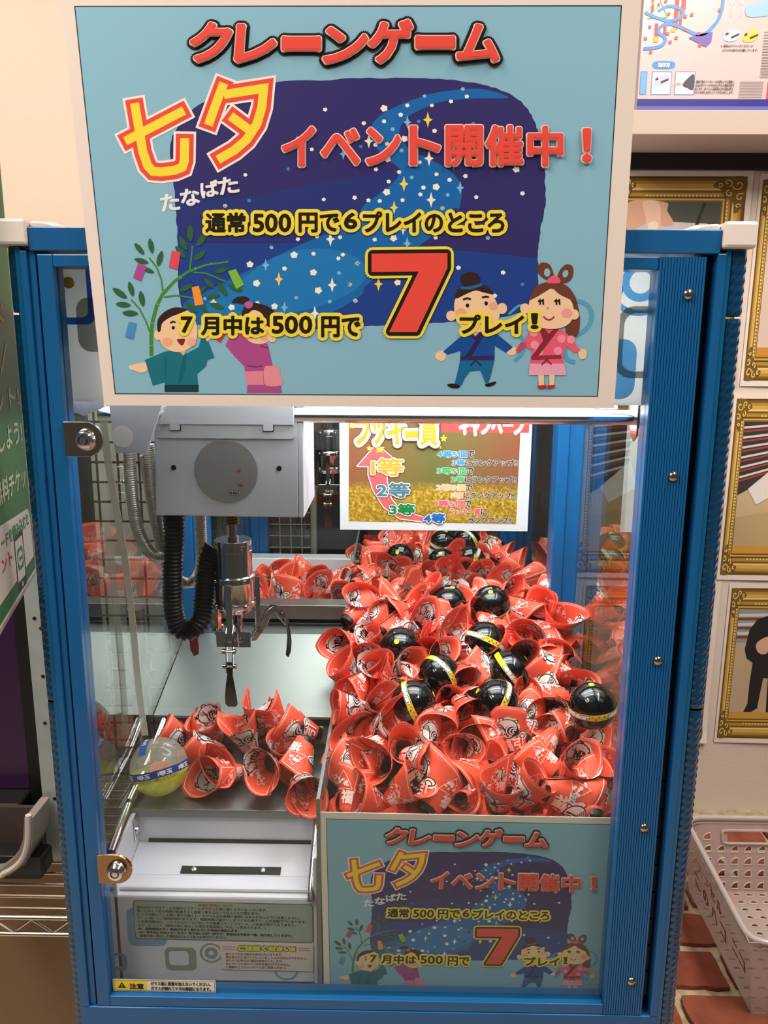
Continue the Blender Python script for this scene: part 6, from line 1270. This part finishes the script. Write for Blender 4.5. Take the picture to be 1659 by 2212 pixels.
vm = thing('capsule_vending_machine', 'dark purple capsule vending machine with a grey tray on the wire shelf', 'vending machine', (-0.52, 0.25, 0.034))
part('body', mat('purple_panel', (46, 16, 56), 0.3, coat=0.3), MB().box(-0.66, -0.432, 0.205, 0.42, 0.115, 0.62), vm, bevel=0.003)
part('side_trim', M_BLACK, MB().box(-0.4318, -0.412, 0.20, 0.42, 0.034, 0.62), vm, bevel=0.002)
part('foot', M_BLACK, MB().box(-0.66, -0.4320, 0.17, 0.42, 0.0345, 0.1148).prism([(-0.66, 0.0345), (-0.398, 0.0345), (-0.392, 0.045), (-0.392, 0.066), (-0.66, 0.072)], lambda a, b, h: (a, h, b), 0.140, 0.1659), vm, bevel=0.004)
M_TRAY = mat('grey_tray', (128, 118, 112), 0.35)
vs = []; fs = []
prof = [(-0.64, 0.045), (-0.455, 0.045), (-0.428, 0.050), (-0.408, 0.066), (-0.398, 0.090), (-0.394, 0.126)]
for y in (0.128, 0.172):
    for (a, b) in prof: vs.append((a, y, b))
    for (a, b) in prof: vs.append((a - 0.010 if a > -0.46 else a, y, b + (0.008 if b < 0.1 else 0)))
k = len(prof)
for i in range(k - 1):
    fs += [(i, i + 1, 2 * k + i + 1, 2 * k + i), (k + i, k + i + 1, 3 * k + i + 1, 3 * k + i), (i, i + 1, k + i + 1, k + i)]
fs.append((k - 1, 2 * k - 1, 4 * k - 1, 3 * k - 1))
part('tray', M_TRAY, MB().add(vs, fs), vm, smooth=True); part('tray_back', mat('tray_dark', (60, 50, 46), 0.5), MB().box(-0.64, -0.405, 0.166, 0.1715, 0.056, 0.1149), vm)
part('tray_lip', mat('tray_lip', (190, 180, 172), 0.3), MB().tube(spline([(a - 0.005 if a > -.46 else a, 0.128, b + 0.004) for a, b in prof], 6, False), 0.0035, 8), vm, smooth=True)
st = thing('steel_upright', 'grey perforated steel upright standing next to the light tube', 'upright', (-0.385, 0.2, 0.034))
part('upright', M_ZINC, MB().box(-0.4060, -0.3730, 0.178, 0.182, 0.034, 0.66).box(-0.3745, -0.3730, 0.182, 0.215, 0.034, 0.66), st, bevel=0.0006)
for z in (0.12, 0.28, 0.34, 0.352, 0.378, 0.22): part('bolt_hole', M_BLACK, MB().lathe([(0.0022, 0), (0.0022, 0.0004)], 10, (-0.390 + (z * 37 % 1 - .5) * .012, 0.1779, z), (0, -1, 0)), st)
ws = thing('wire_shelf', 'chrome wire shelf with zigzag edge under the capsule vending machine', 'shelf', (-0.55, 0.25, -0.9))
M_SW = mat('shelf_chrome', (206, 192, 176), 0.2, 1.0)
for i in range(14): part('shelf_wire', M_SW, MB().cyl((-0.95, 0.097 + i * 0.0205, 0.0310), (-0.335, 0.097 + i * 0.0205, 0.0310), 0.0019, n=8), ws, smooth=True)
for z in (0.0235, 0.0020): part('edge_rail', M_SW, MB().cyl((-0.95, 0.092, z), (-0.335, 0.092, z), 0.0028, n=10), ws, smooth=True)
part('zigzag_wire', M_SW, MB().tube([(-0.95 + i * 0.0225, 0.092, 0.0215 if i % 2 else 0.0042) for i in range(28)], 0.0016, 6), ws, smooth=True)
for x in (-0.94, -0.345): part('shelf_post', M_SW, MB().cyl((x, 0.37, -0.9), (x, 0.37, 0.3), 0.0125, n=14), ws, smooth=True)
part('side_rail', M_SW, MB().cyl((-0.337, 0.092, 0.0235), (-0.337, 0.37, 0.0235), 0.0028, n=8), ws)
tag(MB().box(-0.98, -0.335, 0.40, 0.43, -0.9, 0.0).build('cardboard_panel', mat('cardboard', (156, 128, 100), 0.8, var=(6, .4, (140, 112, 86)))), 'brown cardboard panel standing under the chrome wire shelf', 'panel')
